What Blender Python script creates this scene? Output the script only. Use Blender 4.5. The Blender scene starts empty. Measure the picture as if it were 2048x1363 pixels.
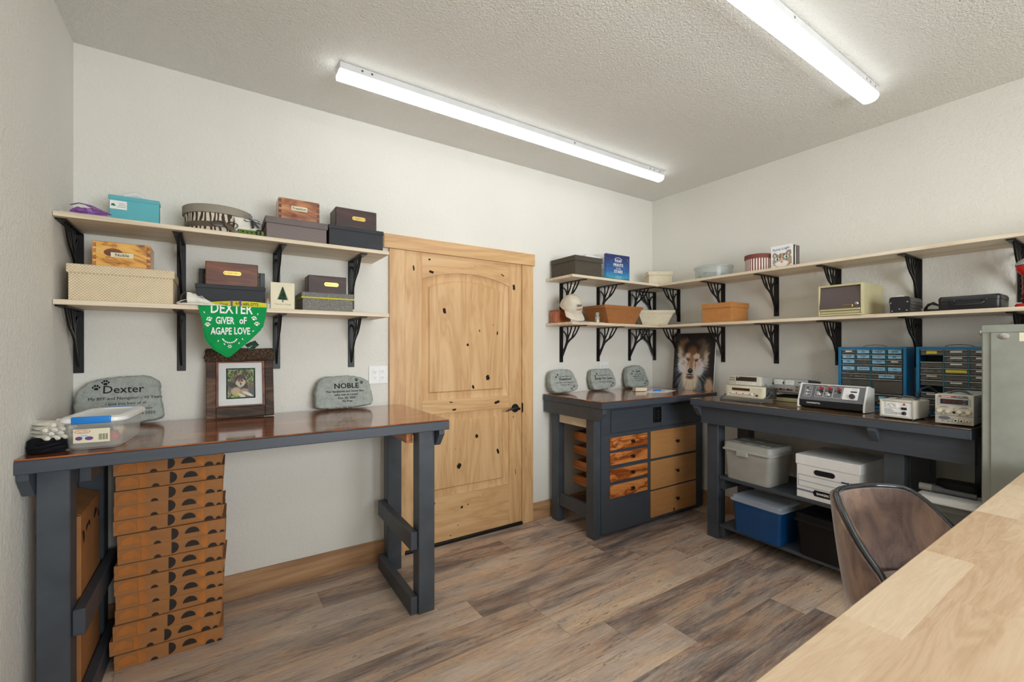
import bpy, bmesh, math, random
import numpy as np
from mathutils import Vector, Matrix
PI = math.pi
S = bpy.context.scene
COL = S.collection
random.seed(7)

# ------------------------------------------------------------ camera, world, light, exposure
T0 = 0.984                                   # angle between the camera axis and the back wall
cam_d = bpy.data.cameras.new('camera')
cam = bpy.data.objects.new('camera', cam_d)
COL.objects.link(cam)
cam.location = (-3.596, -2.904, 1.385)
cam.rotation_euler = (PI/2, 0, T0 - PI/2)
cam_d.sensor_width = 36.0
cam_d.lens = 892/2048*36.0
cam_d.shift_y = (696-681.5)/2048
cam_d.clip_start = 0.02
S.camera = cam

w = bpy.data.worlds.new('world'); S.world = w; w.use_nodes = True
w.node_tree.nodes['Background'].inputs[0].default_value = (0.86, 0.93, 1.0, 1)
w.node_tree.nodes['Background'].inputs[1].default_value = 2.0
S.view_settings.view_transform = 'Standard'
S.view_settings.look = 'None'
S.view_settings.gamma = 1
S.view_settings.use_curve_mapping = False
S.view_settings.exposure = 0.0
LENS_STRENGTH = 7.2                         # ceiling lamps: the diffusers themselves glow
def area(name, loc, rot, sx, sy, power, col):
    d = bpy.data.lights.new(name, 'AREA'); d.shape = 'RECTANGLE'; d.size = sx; d.size_y = sy
    d.energy = power; d.color = col
    o = bpy.data.objects.new(name, d); COL.objects.link(o); o.location = loc; o.rotation_euler = rot
    return o
# daylight through the window behind the camera
area('daylight', (-2.3, -5.2, 1.55), (PI/2, 0, 0), 2.3, 1.5, 145, (0.92, 0.97, 1.0))

# ------------------------------------------------------------ materials
def lin(c):
    return tuple(((x/255)/12.92 if x/255 <= .04045 else ((x/255+.055)/1.055)**2.4) for x in c) + (1,)
MATS = {}
class NT:
    def __init__(s, name, rough=.5, metal=0, spec=.5):
        s.m = bpy.data.materials.new(name); s.m.use_nodes = True; s.t = s.m.node_tree
        s.b = s.t.nodes['Principled BSDF']
        s.b.inputs['Roughness'].default_value = rough; s.b.inputs['Metallic'].default_value = metal
        s.b.inputs['Specular IOR Level'].default_value = spec
    def n(s, ty, **kw):
        q = s.t.nodes.new(ty)
        for k, v in kw.items():
            if k.startswith('i_'):
                q.inputs[k[2:].replace('_', ' ')].default_value = v
            else: setattr(q, k, v)
        return q
    def l(s, a, b): s.t.links.new(a, b)
    def coord(s, scale=(1, 1, 1), rot=(0, 0, 0)):
        tc = s.n('ShaderNodeTexCoord'); mp = s.n('ShaderNodeMapping')
        mp.inputs['Scale'].default_value = scale; mp.inputs['Rotation'].default_value = rot
        s.l(tc.outputs['Object'], mp.inputs[0]); return mp.outputs[0]
    def noise(s, vec, scale, detail=3, rough=.55, dist=0):
        q = s.n('ShaderNodeTexNoise', i_Scale=scale, i_Detail=detail, i_Roughness=rough, i_Distortion=dist)
        s.l(vec, q.inputs['Vector']); return q.outputs['Fac']
    def ramp(s, fac, stops, interp='LINEAR'):
        q = s.n('ShaderNodeValToRGB'); r = q.color_ramp; r.interpolation = interp
        while len(r.elements) < len(stops): r.elements.new(.5)
        for e, (p, c) in zip(r.elements, stops): e.position = p; e.color = lin(c)
        s.l(fac, q.inputs[0]); return q.outputs[0]
    def math(s, op, a, b=None, c=None):
        q = s.n('ShaderNodeMath', operation=op)
        for i, x in enumerate((a, b, c)):
            if x is None: continue
            if isinstance(x, (int, float)): q.inputs[i].default_value = x
            else: s.l(x, q.inputs[i])
        return q.outputs[0]
    def mix(s, fac, a, b, mode='MIX'):
        q = s.n('ShaderNodeMix', data_type='RGBA', blend_type=mode)
        for i, x in ((0, fac), (6, a), (7, b)):
            if isinstance(x, (int, float)): q.inputs[i].default_value = x
            elif isinstance(x, tuple): q.inputs[i].default_value = x
            else: s.l(x, q.inputs[i])
        return q.outputs[2]
    def base(s, x):
        if isinstance(x, tuple): s.b.inputs['Base Color'].default_value = lin(x)
        else: s.l(x, s.b.inputs['Base Color'])
    def bump(s, h, strength=.3, dist=.002):
        q = s.n('ShaderNodeBump'); q.inputs['Strength'].default_value = strength
        q.inputs['Distance'].default_value = dist
        s.l(h, q.inputs['Height']); s.l(q.outputs[0], s.b.inputs['Normal'])
    def done(s): MATS[s.m.name] = s.m; return s.m

def plain(name, c, rough=.5, metal=0, spec=.5, bump=0, bscale=200, var=.10, vscale=12, coat=0):
    t = NT(name, rough, metal, spec); v = t.coord()
    f = t.noise(v, vscale, 3)
    c2 = tuple(max(0, x*(1-var)) for x in c); c3 = tuple(min(255, x*(1+var*.6)) for x in c)
    t.base(t.ramp(f, [(.3, c2), (.7, c3)]))
    if bump: t.bump(t.noise(v, bscale, 2), bump, .001)
    if coat: t.b.inputs['Coat Weight'].default_value = coat; t.b.inputs['Coat Roughness'].default_value = .08
    return t.done()

def wood(name, stops, axis='x', scale=6, stretch=9, rough=.5, bump=.1, ring=True, coat=0, fine=60):
    """wood grain running along one object axis"""
    t = NT(name, rough)
    sc = {'x': (1/stretch, 1, 1), 'y': (1, 1/stretch, 1), 'z': (1, 1, 1/stretch)}[axis]
    v = t.coord(sc)
    a = t.noise(v, scale, 4, .6, 1.2 if ring else .3)
    if ring:
        a = t.math('FRACT', t.math('MULTIPLY', a, 4.0))
        a = t.math('PINGPONG', a, .5); a = t.math('MULTIPLY', a, 2.0)
    sc2 = tuple(x if x == 1 else x*.3 for x in sc)
    b = t.noise(t.coord(sc2), fine, 3, .7)
    f = t.math('ADD', t.math('MULTIPLY', a, .55), t.math('MULTIPLY', b, .5))
    t.base(t.ramp(f, stops))
    if bump: t.bump(b, bump, .001)
    if coat: t.b.inputs['Coat Weight'].default_value = coat; t.b.inputs['Coat Roughness'].default_value = .06
    return t.done()

def painted_wall(name, c, scale, strength, dist, c2=None):
    t = NT(name, .85, 0, .25); v = t.coord()
    a = t.noise(v, scale, 3, .6, .3); b = t.noise(v, scale*3.1, 2, .5)
    h = t.math('ADD', t.math('MULTIPLY', a, 1.0), t.math('MULTIPLY', b, .35))
    h = t.math('SMOOTH_MAX', h, .62, .1) if False else h
    t.base(t.ramp(t.noise(v, 2.0, 2), [(.3, tuple(x*.985 for x in c)), (.7, c)]))
    t.bump(h, strength, dist); return t.done()

painted_wall('wall_paint', (226, 223, 214), 52, .62, .006)
painted_wall('ceiling_paint', (238, 236, 228), 92, 1.0, .011)
# lvt plank floor: planks run along x
def floor_mat():
    t = NT('plank_floor', .42, 0, .4)
    tc = t.n('ShaderNodeTexCoord'); sp = t.n('ShaderNodeSeparateXYZ'); t.l(tc.outputs['Object'], sp.inputs[0])
    X, Y = sp.outputs[0], sp.outputs[1]
    PW, PL = .182, 1.22
    row = t.math('FLOOR', t.math('DIVIDE', Y, PW))
    wn = t.n('ShaderNodeTexWhiteNoise', noise_dimensions='1D'); t.l(row, wn.inputs['W'])
    xo = t.math('ADD', t.math('DIVIDE', X, PL), t.math('MULTIPLY', wn.outputs[0], 7.3))
    col = t.math('FLOOR', xo)
    cb = t.n('ShaderNodeCombineXYZ'); t.l(col, cb.inputs[0]); t.l(row, cb.inputs[1])
    wn2 = t.n('ShaderNodeTexWhiteNoise', noise_dimensions='2D'); t.l(cb.outputs[0], wn2.inputs['Vector'])
    pid = wn2.outputs[0]
    vv = t.n('ShaderNodeCombineXYZ')
    t.l(t.math('ADD', X, t.math('MULTIPLY', pid, 31)), vv.inputs[0]); t.l(Y, vv.inputs[1]); t.l(t.math('MULTIPLY', pid, 17), vv.inputs[2])
    def mp(sc):
        m = t.n('ShaderNodeMapping'); m.inputs['Scale'].default_value = sc; t.l(vv.outputs[0], m.inputs[0]); return m.outputs[0]
    big = t.noise(mp((.9, 5.0, 1)), 1.6, 5, .62, .8)
    grain = t.noise(mp((.35, 8, 1)), 14, 5, .75, .6)
    fine = t.noise(mp((.5, 9, 1)), 45, 3, .7)
    f = t.math('ADD', t.math('MULTIPLY', big, .62), t.math('MULTIPLY', grain, .38))
    f = t.math('ADD', f, t.math('MULTIPLY', t.math('SUBTRACT', pid, .5), .22))
    c = t.ramp(f, [(.30, (98, 92, 92)), (.41, (146, 132, 123)), (.49, (184, 166, 149)), (.59, (208, 188, 168)), (.74, (230, 212, 188))])
    red = t.noise(mp((1.1, 4, 1)), 2.3, 3, .6, .5)
    c = t.mix(t.math('MULTIPLY', t.math('SMOOTHSTEP' if False else 'GREATER_THAN', red, 2.0), 0.0), c, c)
    c = t.mix(t.math('MULTIPLY', red, .55), c, lin((134, 92, 70)), 'MIX') if False else c
    q = t.ramp(red, [(.40, (182, 185, 192)), (.66, (212, 184, 164))])
    c = t.mix(.55, c, q, 'OVERLAY')
    k = t.ramp(fine, [(.34, (120, 114, 110)), (.5, (255, 255, 255))])
    c = t.mix(.38, c, k, 'MULTIPLY')
    fy = t.math('FRACT', t.math('DIVIDE', Y, PW)); fx = t.math('FRACT', xo)
    ey = t.math('LESS_THAN', t.math('PINGPONG', fy, .5), .008); ex = t.math('LESS_THAN', t.math('PINGPONG', fx, .5), .0012)
    e = t.math('MAXIMUM', ey, ex)
    c = t.mix(t.math('MULTIPLY', e, .45), c, lin((70, 60, 54)))
    t.base(c)
    crack = t.noise(mp((.45, 6, 1)), 3.2, 4, .6, .5)
    cm = t.math('LESS_THAN', t.math('ABSOLUTE', t.math('SUBTRACT', crack, .60)), .006)
    c = t.mix(t.math('MULTIPLY', cm, .55), c, lin((70, 58, 50)))
    c = t.mix(t.math('MULTIPLY', t.math('GREATER_THAN', t.noise(mp((2.2, 7, 1)), 2.1, 2, .5), .70), .45), c, lin((96, 90, 88)))
    t.base(c)
    h = t.math('SUBTRACT', t.math('MULTIPLY', grain, .5), t.math('MULTIPLY', e, .8))
    t.bump(h, .35, .0012)
    return t.done()
floor_mat()
# butcher block: staves along x with finger joints
def block_mat():
    t = NT('butcher_block', .38, 0, .4)
    tc = t.n('ShaderNodeTexCoord'); sp = t.n('ShaderNodeSeparateXYZ'); t.l(tc.outputs['Object'], sp.inputs[0])
    X, Y = sp.outputs[0], sp.outputs[1]
    PW, PL = .088, .46
    row = t.math('FLOOR', t.math('DIVIDE', Y, PW))
    wn = t.n('ShaderNodeTexWhiteNoise', noise_dimensions='1D'); t.l(row, wn.inputs['W'])
    zig = t.math('MULTIPLY', t.math('PINGPONG', t.math('DIVIDE', Y, .0075), .5), .012)
    xo = t.math('ADD', t.math('DIVIDE', t.math('ADD', X, zig), PL), t.math('MULTIPLY', wn.outputs[0], 5.7))
    col = t.math('FLOOR', xo)
    cb = t.n('ShaderNodeCombineXYZ'); t.l(col, cb.inputs[0]); t.l(row, cb.inputs[1])
    wn2 = t.n('ShaderNodeTexWhiteNoise', noise_dimensions='2D'); t.l(cb.outputs[0], wn2.inputs['Vector']); pid = wn2.outputs[0]
    vv = t.n('ShaderNodeCombineXYZ')
    t.l(t.math('ADD', X, t.math('MULTIPLY', pid, 31)), vv.inputs[0]); t.l(Y, vv.inputs[1]); t.l(t.math('MULTIPLY', pid, 9), vv.inputs[2])
    def mp(sc):
        m = t.n('ShaderNodeMapping'); m.inputs['Scale'].default_value = sc; t.l(vv.outputs[0], m.inputs[0]); return m.outputs[0]
    a = t.noise(mp((.5, 3.5, 1)), 4, 4, .6, 1.4)
    ring = t.math('PINGPONG', t.math('MULTIPLY', a, 6), .5)
    b = t.noise(mp((.25, 6, 1)), 40, 3, .7)
    f = t.math('ADD', t.math('ADD', t.math('MULTIPLY', ring, .32), t.math('MULTIPLY', b, .35)), t.math('MULTIPLY', pid, .42))
    t.base(t.ramp(f, [(.18, (184, 150, 116)), (.42, (203, 174, 142)), (.62, (212, 187, 156)), (.9, (224, 204, 176))]))
    t.bump(b, .05, .001); return t.done()
block_mat()
ALDER = [(.15, (192, 148, 100)), (.45, (208, 166, 117)), (.62, (213, 173, 124)), (.9, (220, 182, 136))]
wood('alder_upright', ALDER, 'z', 5, 7, .42, .06)
wood('alder_level', ALDER, 'x', 5, 7, .42, .06)
wood('baseboard_wood', [(.2, (150, 112, 78)), (.5, (172, 132, 94)), (.85, (190, 150, 110))], 'x', 5, 8, .45, .06)
wood('pale_shelf_board', [(.2, (205, 186, 158)), (.5, (222, 206, 180)), (.85, (232, 219, 197))], 'x', 6, 12, .5, .05)
wood('pale_shelf_board_deep', [(.2, (205, 186, 158)), (.5, (222, 206, 180)), (.85, (232, 219, 197))], 'y', 6, 12, .5, .05)
wood('varnished_top', [(.15, (88, 44, 22)), (.4, (134, 72, 34)), (.6, (162, 92, 46)), (.85, (190, 122, 72))], 'x', 5, 7, .16, .03, coat=.6)
wood('varnished_top_deep', [(.15, (62, 36, 22)), (.4, (92, 58, 36)), (.6, (116, 78, 48)), (.85, (146, 104, 70))], 'y', 5, 7, .25, .05, coat=.5)
wood('varnished_top_dark', [(.15, (60, 42, 28)), (.4, (88, 66, 46)), (.6, (108, 84, 60)), (.85, (140, 112, 82))], 'x', 5, 7, .25, .05, coat=.5)
plain('charcoal_paint', (66, 72, 79), .45, 0, .5, .25, 90, .12, 8)
wood('charcoal_wood', [(.2, (52, 57, 64)), (.5, (62, 68, 76)), (.85, (70, 76, 84))], 'x', 8, 10, .48, .35, ring=False)
wood('tiger_fir', [(.18, (104, 48, 18)), (.36, (150, 78, 32)), (.55, (196, 118, 58)), (.85, (214, 142, 80))], 'x', 9, 4, .3, .03, coat=.4)
wood('oak_veneer', [(.2, (150, 102, 56)), (.5, (180, 128, 76)), (.85, (198, 148, 94))], 'x', 3, 5, .35, .04, ring=False, coat=.3)
wood('drawer_side_wood', [(.2, (150, 86, 42)), (.5, (186, 114, 60)), (.85, (205, 138, 80))], 'y', 7, 7, .45, .05)
wood('spalted_pine', [(.16, (70, 42, 22)), (.24, (176, 112, 44)), (.36, (224, 164, 74)), (.7, (236, 186, 100)), (.9, (196, 160, 110))], 'x', 8, 4, .3, .03, coat=.4)
wood('cedar_box_wood', [(.2, (120, 66, 34)), (.45, (168, 104, 60)), (.85, (206, 148, 94))], 'x', 9, 5, .3, .03, coat=.4)
wood('walnut_box_wood', [(.2, (84, 42, 20)), (.5, (118, 64, 34)), (.85, (142, 84, 48))], 'x', 5, 8, .45, .03, coat=.08)
wood('mahogany_box_wood', [(.2, (48, 26, 22)), (.5, (68, 38, 32)), (.85, (86, 52, 44))], 'x', 5, 9, .5, .03, coat=.05)
wood('orange_wood', [(.2, (130, 56, 22)), (.5, (172, 86, 38)), (.85, (196, 110, 56))], 'x', 6, 4, .3, .03, coat=.4)
wood('barn_wood', [(.18, (38, 28, 22)), (.45, (70, 50, 38)), (.7, (98, 70, 52)), (.9, (122, 94, 72))], 'x', 9, 6, .7, .5)
plain('black_iron', (18, 18, 19), .42, .3, .5, .1, 150)
plain('black_plastic', (24, 25, 28), .38, 0, .5, .08, 220)
plain('dark_gap', (12, 12, 12), .9)
plain('white_plastic', (232, 232, 230), .38, 0, .5, 0, 9, .03)
plain('white_metal', (214, 214, 214), .45, 0, .5, 0, 9, .03)
plain('cream_plastic', (214, 206, 178), .45, 0, .5, .05, 300, .05)
plain('cream_metal', (200, 196, 182), .4, 0, .5, .05, 300, .05)
plain('beige_metal', (196, 186, 142), .42, 0, .5, .04, 300, .04)
plain('grey_metal', (140, 143, 132), .42, 0, .5, .05, 90, .05)
plain('dark_grey_metal', (84, 84, 82), .5, .2, .5, .1, 300)
plain('silver', (190, 190, 190), .3, .9)
plain('brass', (206, 176, 96), .3, .8)
plain('grey_plastic', (168, 168, 162), .45, 0, .5, .1, 300, .04)
plain('slate_panel', (106, 108, 112), .5, 0, .4, 0, 9, .05)
plain('blue_steel', (22, 120, 172), .4, 0, .5, .05, 200, .06)
plain('blue_latch', (22, 122, 206), .35, 0, .5, 0, 9, .03)
plain('blue_tote_plastic', (10, 74, 132), .32, 0, .5, .05, 200, .06)
plain('cardboard', (164, 112, 66), .75, 0, .3, .15, 220, .08, 6)
plain('orange_print', (182, 112, 52), .7, 0, .3, 0, 9, .08)
plain('dark_print', (48, 40, 36), .7, 0, .3, 0, 9, .05)
plain('red_plastic', (205, 36, 34), .35)
plain('red_glass', (130, 26, 30), .25)
plain('yellow_plastic', (228, 206, 40), .4)
plain('green_plastic', (40, 110, 60), .4)
plain('paper_white', (238, 238, 236), .8, 0, .2, 0, 9, .02)
plain('paper_cream', (226, 218, 190), .8, 0, .2, 0, 9, .02)
plain('paper_blue', (148, 208, 244), .8, 0, .2, 0, 9, .04)
plain('ink_black', (22, 22, 24), .7, 0, .2, 0, 9, .02)
plain('ink_grey', (92, 92, 92), .7, 0, .2, 0, 9, .02)
plain('ink_blue', (32, 66, 130), .7, 0, .2, 0, 9, .02)
plain('ink_red', (186, 54, 54), .7, 0, .2, 0, 9, .02)
plain('ink_white', (236, 236, 234), .7, 0, .2, 0, 9, .02)
plain('engraving', (36, 38, 38), .9, 0, .1, 0, 9, .05)
plain('card_dark_grey', (56, 58, 62), .7, 0, .3, .1, 400, .05)
plain('card_teal', (98, 178, 188), .6, 0, .3, .05, 400, .03)
plain('card_taupe', (112, 102, 100), .7, 0, .3, .1, 400, .05)
plain('card_grey_linen', (150, 142, 128), .8, 0, .2, .3, 500, .08, 300)
plain('satin_brown', (96, 84, 70), .35, 0, .5, .1, 60)
plain('satin_black', (30, 32, 38), .35, 0, .5, .1, 60)
plain('purple_mesh', (136, 82, 156), .45, 0, .5, .4, 120, .3, 60)
plain('cloth_white', (226, 222, 210), .9, 0, .1, .5, 260, .06, 30)
plain('cloth_black', (26, 26, 30), .9, 0, .1, .6, 160, .3, 30)
plain('cloth_green', (10, 146, 74), .8, 0, .2, .3, 300, .08, 12)
plain('cloth_pattern_dark', (40, 62, 48), .85, 0, .2, .3, 200, .7, 90)
plain('strap_yellow', (206, 196, 40), .6, 0, .3, .3, 300)
plain('strap_purple', (104, 66, 134), .6)
plain('strap_olive', (104, 126, 50), .7, 0, .3, .3, 400, .25, 80)
plain('cap_cloth', (206, 196, 178), .85, 0, .2, .4, 300, .05, 20)
plain('chair_trim', (40, 46, 52), .14, .4, .7, 0, 9, .03, coat=1)
plain('purple_knob', (52, 44, 56), .35)
plain('meter_face', (232, 232, 226), .35, 0, .5, 0, 9, .02)
plain('display_dark', (28, 22, 22), .12, 0, .6)
plain('display_red', (60, 12, 14), .12, 0, .6)
plain('led_red', (128, 26, 26), .4)
plain('brown_smoked', (82, 68, 66), .25, 0, .5, 0, 9, .03)
plain('cork', (170, 130, 90), .85, 0, .1, .4, 200, .2, 90)
plain('cord_black', (24, 24, 26), .5)
plain('knot_dark', (34, 26, 20), .75, 0, .2, .5, 150, .3, 100)
plain('silver_paint', (168, 174, 172), .45, 0, .5, 0, 9, .03)
plain('brown_knob', (150, 116, 92), .4)
plain('rust_card', (122, 66, 58), .6, 0, .3, 0, 9, .05)
plain('grey_plastic_pale', (186, 188, 186), .45, 0, .5, .05, 300, .04)
plain('orange_red', (206, 90, 60), .5)
plain('cabinet_dark', (14, 34, 46), .6)
plain('teal_steel', (24, 112, 128), .4)
plain('clear_rim', (214, 216, 212), .3)
plain('paper_yellow', (226, 210, 84), .8, 0, .2, 0, 9, .03)
plain('black_gloss', (14, 14, 16), .30, 0, .3, .05, 200)
plain('frosted_grey', (112, 116, 112), .4, 0, .5, .05, 200)
plain('copper_wire', (196, 140, 84), .4, .5)
def stone_mat():
    t = NT('memorial_stone_grey', .88, 0, .2); v = t.coord()
    a = t.noise(v, 26, 5, .65); b = t.noise(v, 160, 3, .6)
    t.base(t.ramp(t.math('ADD', t.math('MULTIPLY', a, .6), t.math('MULTIPLY', b, .4)),
                  [(.3, (126, 131, 126)), (.5, (158, 164, 157)), (.68, (176, 182, 174)), (.8, (198, 200, 192))]))
    t.bump(t.math('ADD', a, t.math('MULTIPLY', b, .6)), .5, .004); return t.done()
stone_mat()
def weave_mat(name, c1, c2, k=.006, diag=True, rough=.75, patch=.25):
    t = NT(name, rough, 0, .3)
    tc = t.n('ShaderNodeTexCoord'); sp = t.n('ShaderNodeSeparateXYZ'); t.l(tc.outputs['Object'], sp.inputs[0])
    u = t.math('ADD', sp.outputs[0], sp.outputs[1]); z = sp.outputs[2]
    if diag: a, b = t.math('ADD', u, z), t.math('SUBTRACT', u, z)
    else: a, b = u, z
    sa = t.math('ABSOLUTE', t.math('SINE', t.math('MULTIPLY', a, PI/k/1.4)))
    sb = t.math('ABSOLUTE', t.math('SINE', t.math('MULTIPLY', b, PI/k/1.4)))
    h = t.math('MINIMUM', sa, sb)
    f = t.math('ADD', t.math('MULTIPLY', t.math('POWER', h, .6), .75), t.math('MULTIPLY', t.noise(t.coord(), 30, 3), patch))
    t.base(t.ramp(f, [(.15, c1), (.62, c2), (1, tuple(min(255, x*1.07) for x in c2))]))
    t.bump(h, .5, .002); return t.done()
weave_mat('palm_weave', (172, 150, 116), (222, 205, 174), .0085)
weave_mat('dark_weave', (36, 35, 32), (88, 80, 68), .0075)
weave_mat('brown_weave', (84, 46, 20), (176, 116, 66), .0075)
weave_mat('cream_weave', (160, 144, 112), (224, 214, 190), .0075)
weave_mat('orange_weave', (110, 62, 24), (200, 138, 78), .0075)
def band_mat(name, c1, c2, freq, axis=2, distort=0, duty=.5, rough=.7):
    t = NT(name, rough, 0, .3)
    tc = t.n('ShaderNodeTexCoord'); sp = t.n('ShaderNodeSeparateXYZ'); t.l(tc.outputs['Object'], sp.inputs[0])
    if axis == 'a': x = t.math('ARCTAN2', sp.outputs[1], sp.outputs[0])
    else: x = sp.outputs[axis]
    if distort:
        x = t.math('ADD', x, t.math('MULTIPLY', t.noise(t.coord((1, 1, .35)), 22, 2, .5), distort))
    f = t.math('FRACT', t.math('MULTIPLY', x, freq))
    t.base(t.ramp(f, [(0, c1), (duty, c2)], 'CONSTANT')); return t.done()
band_mat('taupe_stripes', (96, 84, 84), (136, 124, 120), 140, 2, 0, .35)
band_mat('zebra_cloth', (66, 54, 46), (214, 202, 182), 21/PI, 'a', .42, .48)
band_mat('hatbox_stripes', (122, 66, 58), (230, 220, 212), 15/PI, 'a', 0, .5)
def speckle_mat():
    t = NT('gold_speckle_card', .5, 0, .4); v = t.coord()
    q = t.n('ShaderNodeTexVoronoi', i_Scale=150.0); t.l(v, q.inputs['Vector'])
    t.base(t.ramp(q.outputs['Distance'], [(0, (214, 196, 120)), (.20, (98, 96, 90))], 'CONSTANT')); return t.done()
speckle_mat()
def fur_mat(name, stops, scale=180):
    t = NT(name, .95, 0, .1); v = t.coord((1, 1, .35))
    a = t.noise(v, scale, 4, .8); t.base(t.ramp(a, stops)); t.bump(a, 1, .006); return t.done()
fur_mat('brown_fur', [(.3, (36, 26, 20)), (.5, (80, 62, 50)), (.68, (134, 112, 92))])
def suede_mat():
    t = NT('brown_suede', .8, 0, .3)
    t.b.inputs['Sheen Weight'].default_value = .5; t.b.inputs['Sheen Roughness'].default_value = .4
    v = t.coord((1, 1, .45), (0, .5, 0)); a = t.noise(v, 9, 5, .62, 1.2); b = t.noise(t.coord(), 300, 2)
    f = t.math('ADD', t.math('MULTIPLY', a, .85), t.math('MULTIPLY', b, .15))
    t.base(t.ramp(f, [(.3, (78, 66, 62)), (.45, (120, 100, 92)), (.58, (148, 122, 106)), (.72, (172, 144, 122))]))
    t.bump(b, .2, .001); return t.done()
suede_mat()
def night_mat():
    t = NT('night_sky_print', .35, 0, .5)
    tc = t.n('ShaderNodeTexCoord'); sp = t.n('ShaderNodeSeparateXYZ'); t.l(tc.outputs['Object'], sp.inputs[0])
    t.base(t.ramp(t.math('DIVIDE', sp.outputs[2], .21), [(.0, (18, 48, 60)), (.12, (20, 60, 80)), (.16, (60, 160, 190)), (.45, (40, 96, 160)), (1, (38, 46, 104))]))
    return t.done()
night_mat()
def clear_mat(name, c, alpha, rough=.15):
    t = NT(name, rough, 0, .5); t.base(c); t.b.inputs['Alpha'].default_value = alpha; return t.done()
clear_mat('clear_plastic', (196, 204, 200), .36)
clear_mat('frosted_plastic', (222, 222, 214), .32, .35)
clear_mat('lid_plastic', (190, 200, 212), .55, .25)
clear_mat('drawer_plastic', (112, 110, 104), .5, .2)
clear_mat('sheet_plastic', (236, 238, 238), .40, .2)
def glass_mat():
    t = NT('picture_glass', .03, 0, .6); t.b.inputs['Alpha'].default_value = .05; t.base((10, 10, 10)); return t.done()
glass_mat()
def attr_mat(name, rough=.5):
    t = NT(name, rough, 0, .4); q = t.n('ShaderNodeAttribute', attribute_name='Col'); t.l(q.outputs[0], t.b.inputs['Base Color']); return t.done()
attr_mat('printed_picture', .35); attr_mat('printed_cover', .4)
def emis(name, c, s):
    m = bpy.data.materials.new(name); m.use_nodes = True; t = m.node_tree; t.nodes.clear()
    e = t.nodes.new('ShaderNodeEmission'); o = t.nodes.new('ShaderNodeOutputMaterial')
    e.inputs[0].default_value = c; e.inputs[1].default_value = s; t.links.new(e.outputs[0], o.inputs[0]); MATS[name] = m
emis('lamp_diffuser', (.95, .985, 1.0, 1), LENS_STRENGTH)

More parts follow.
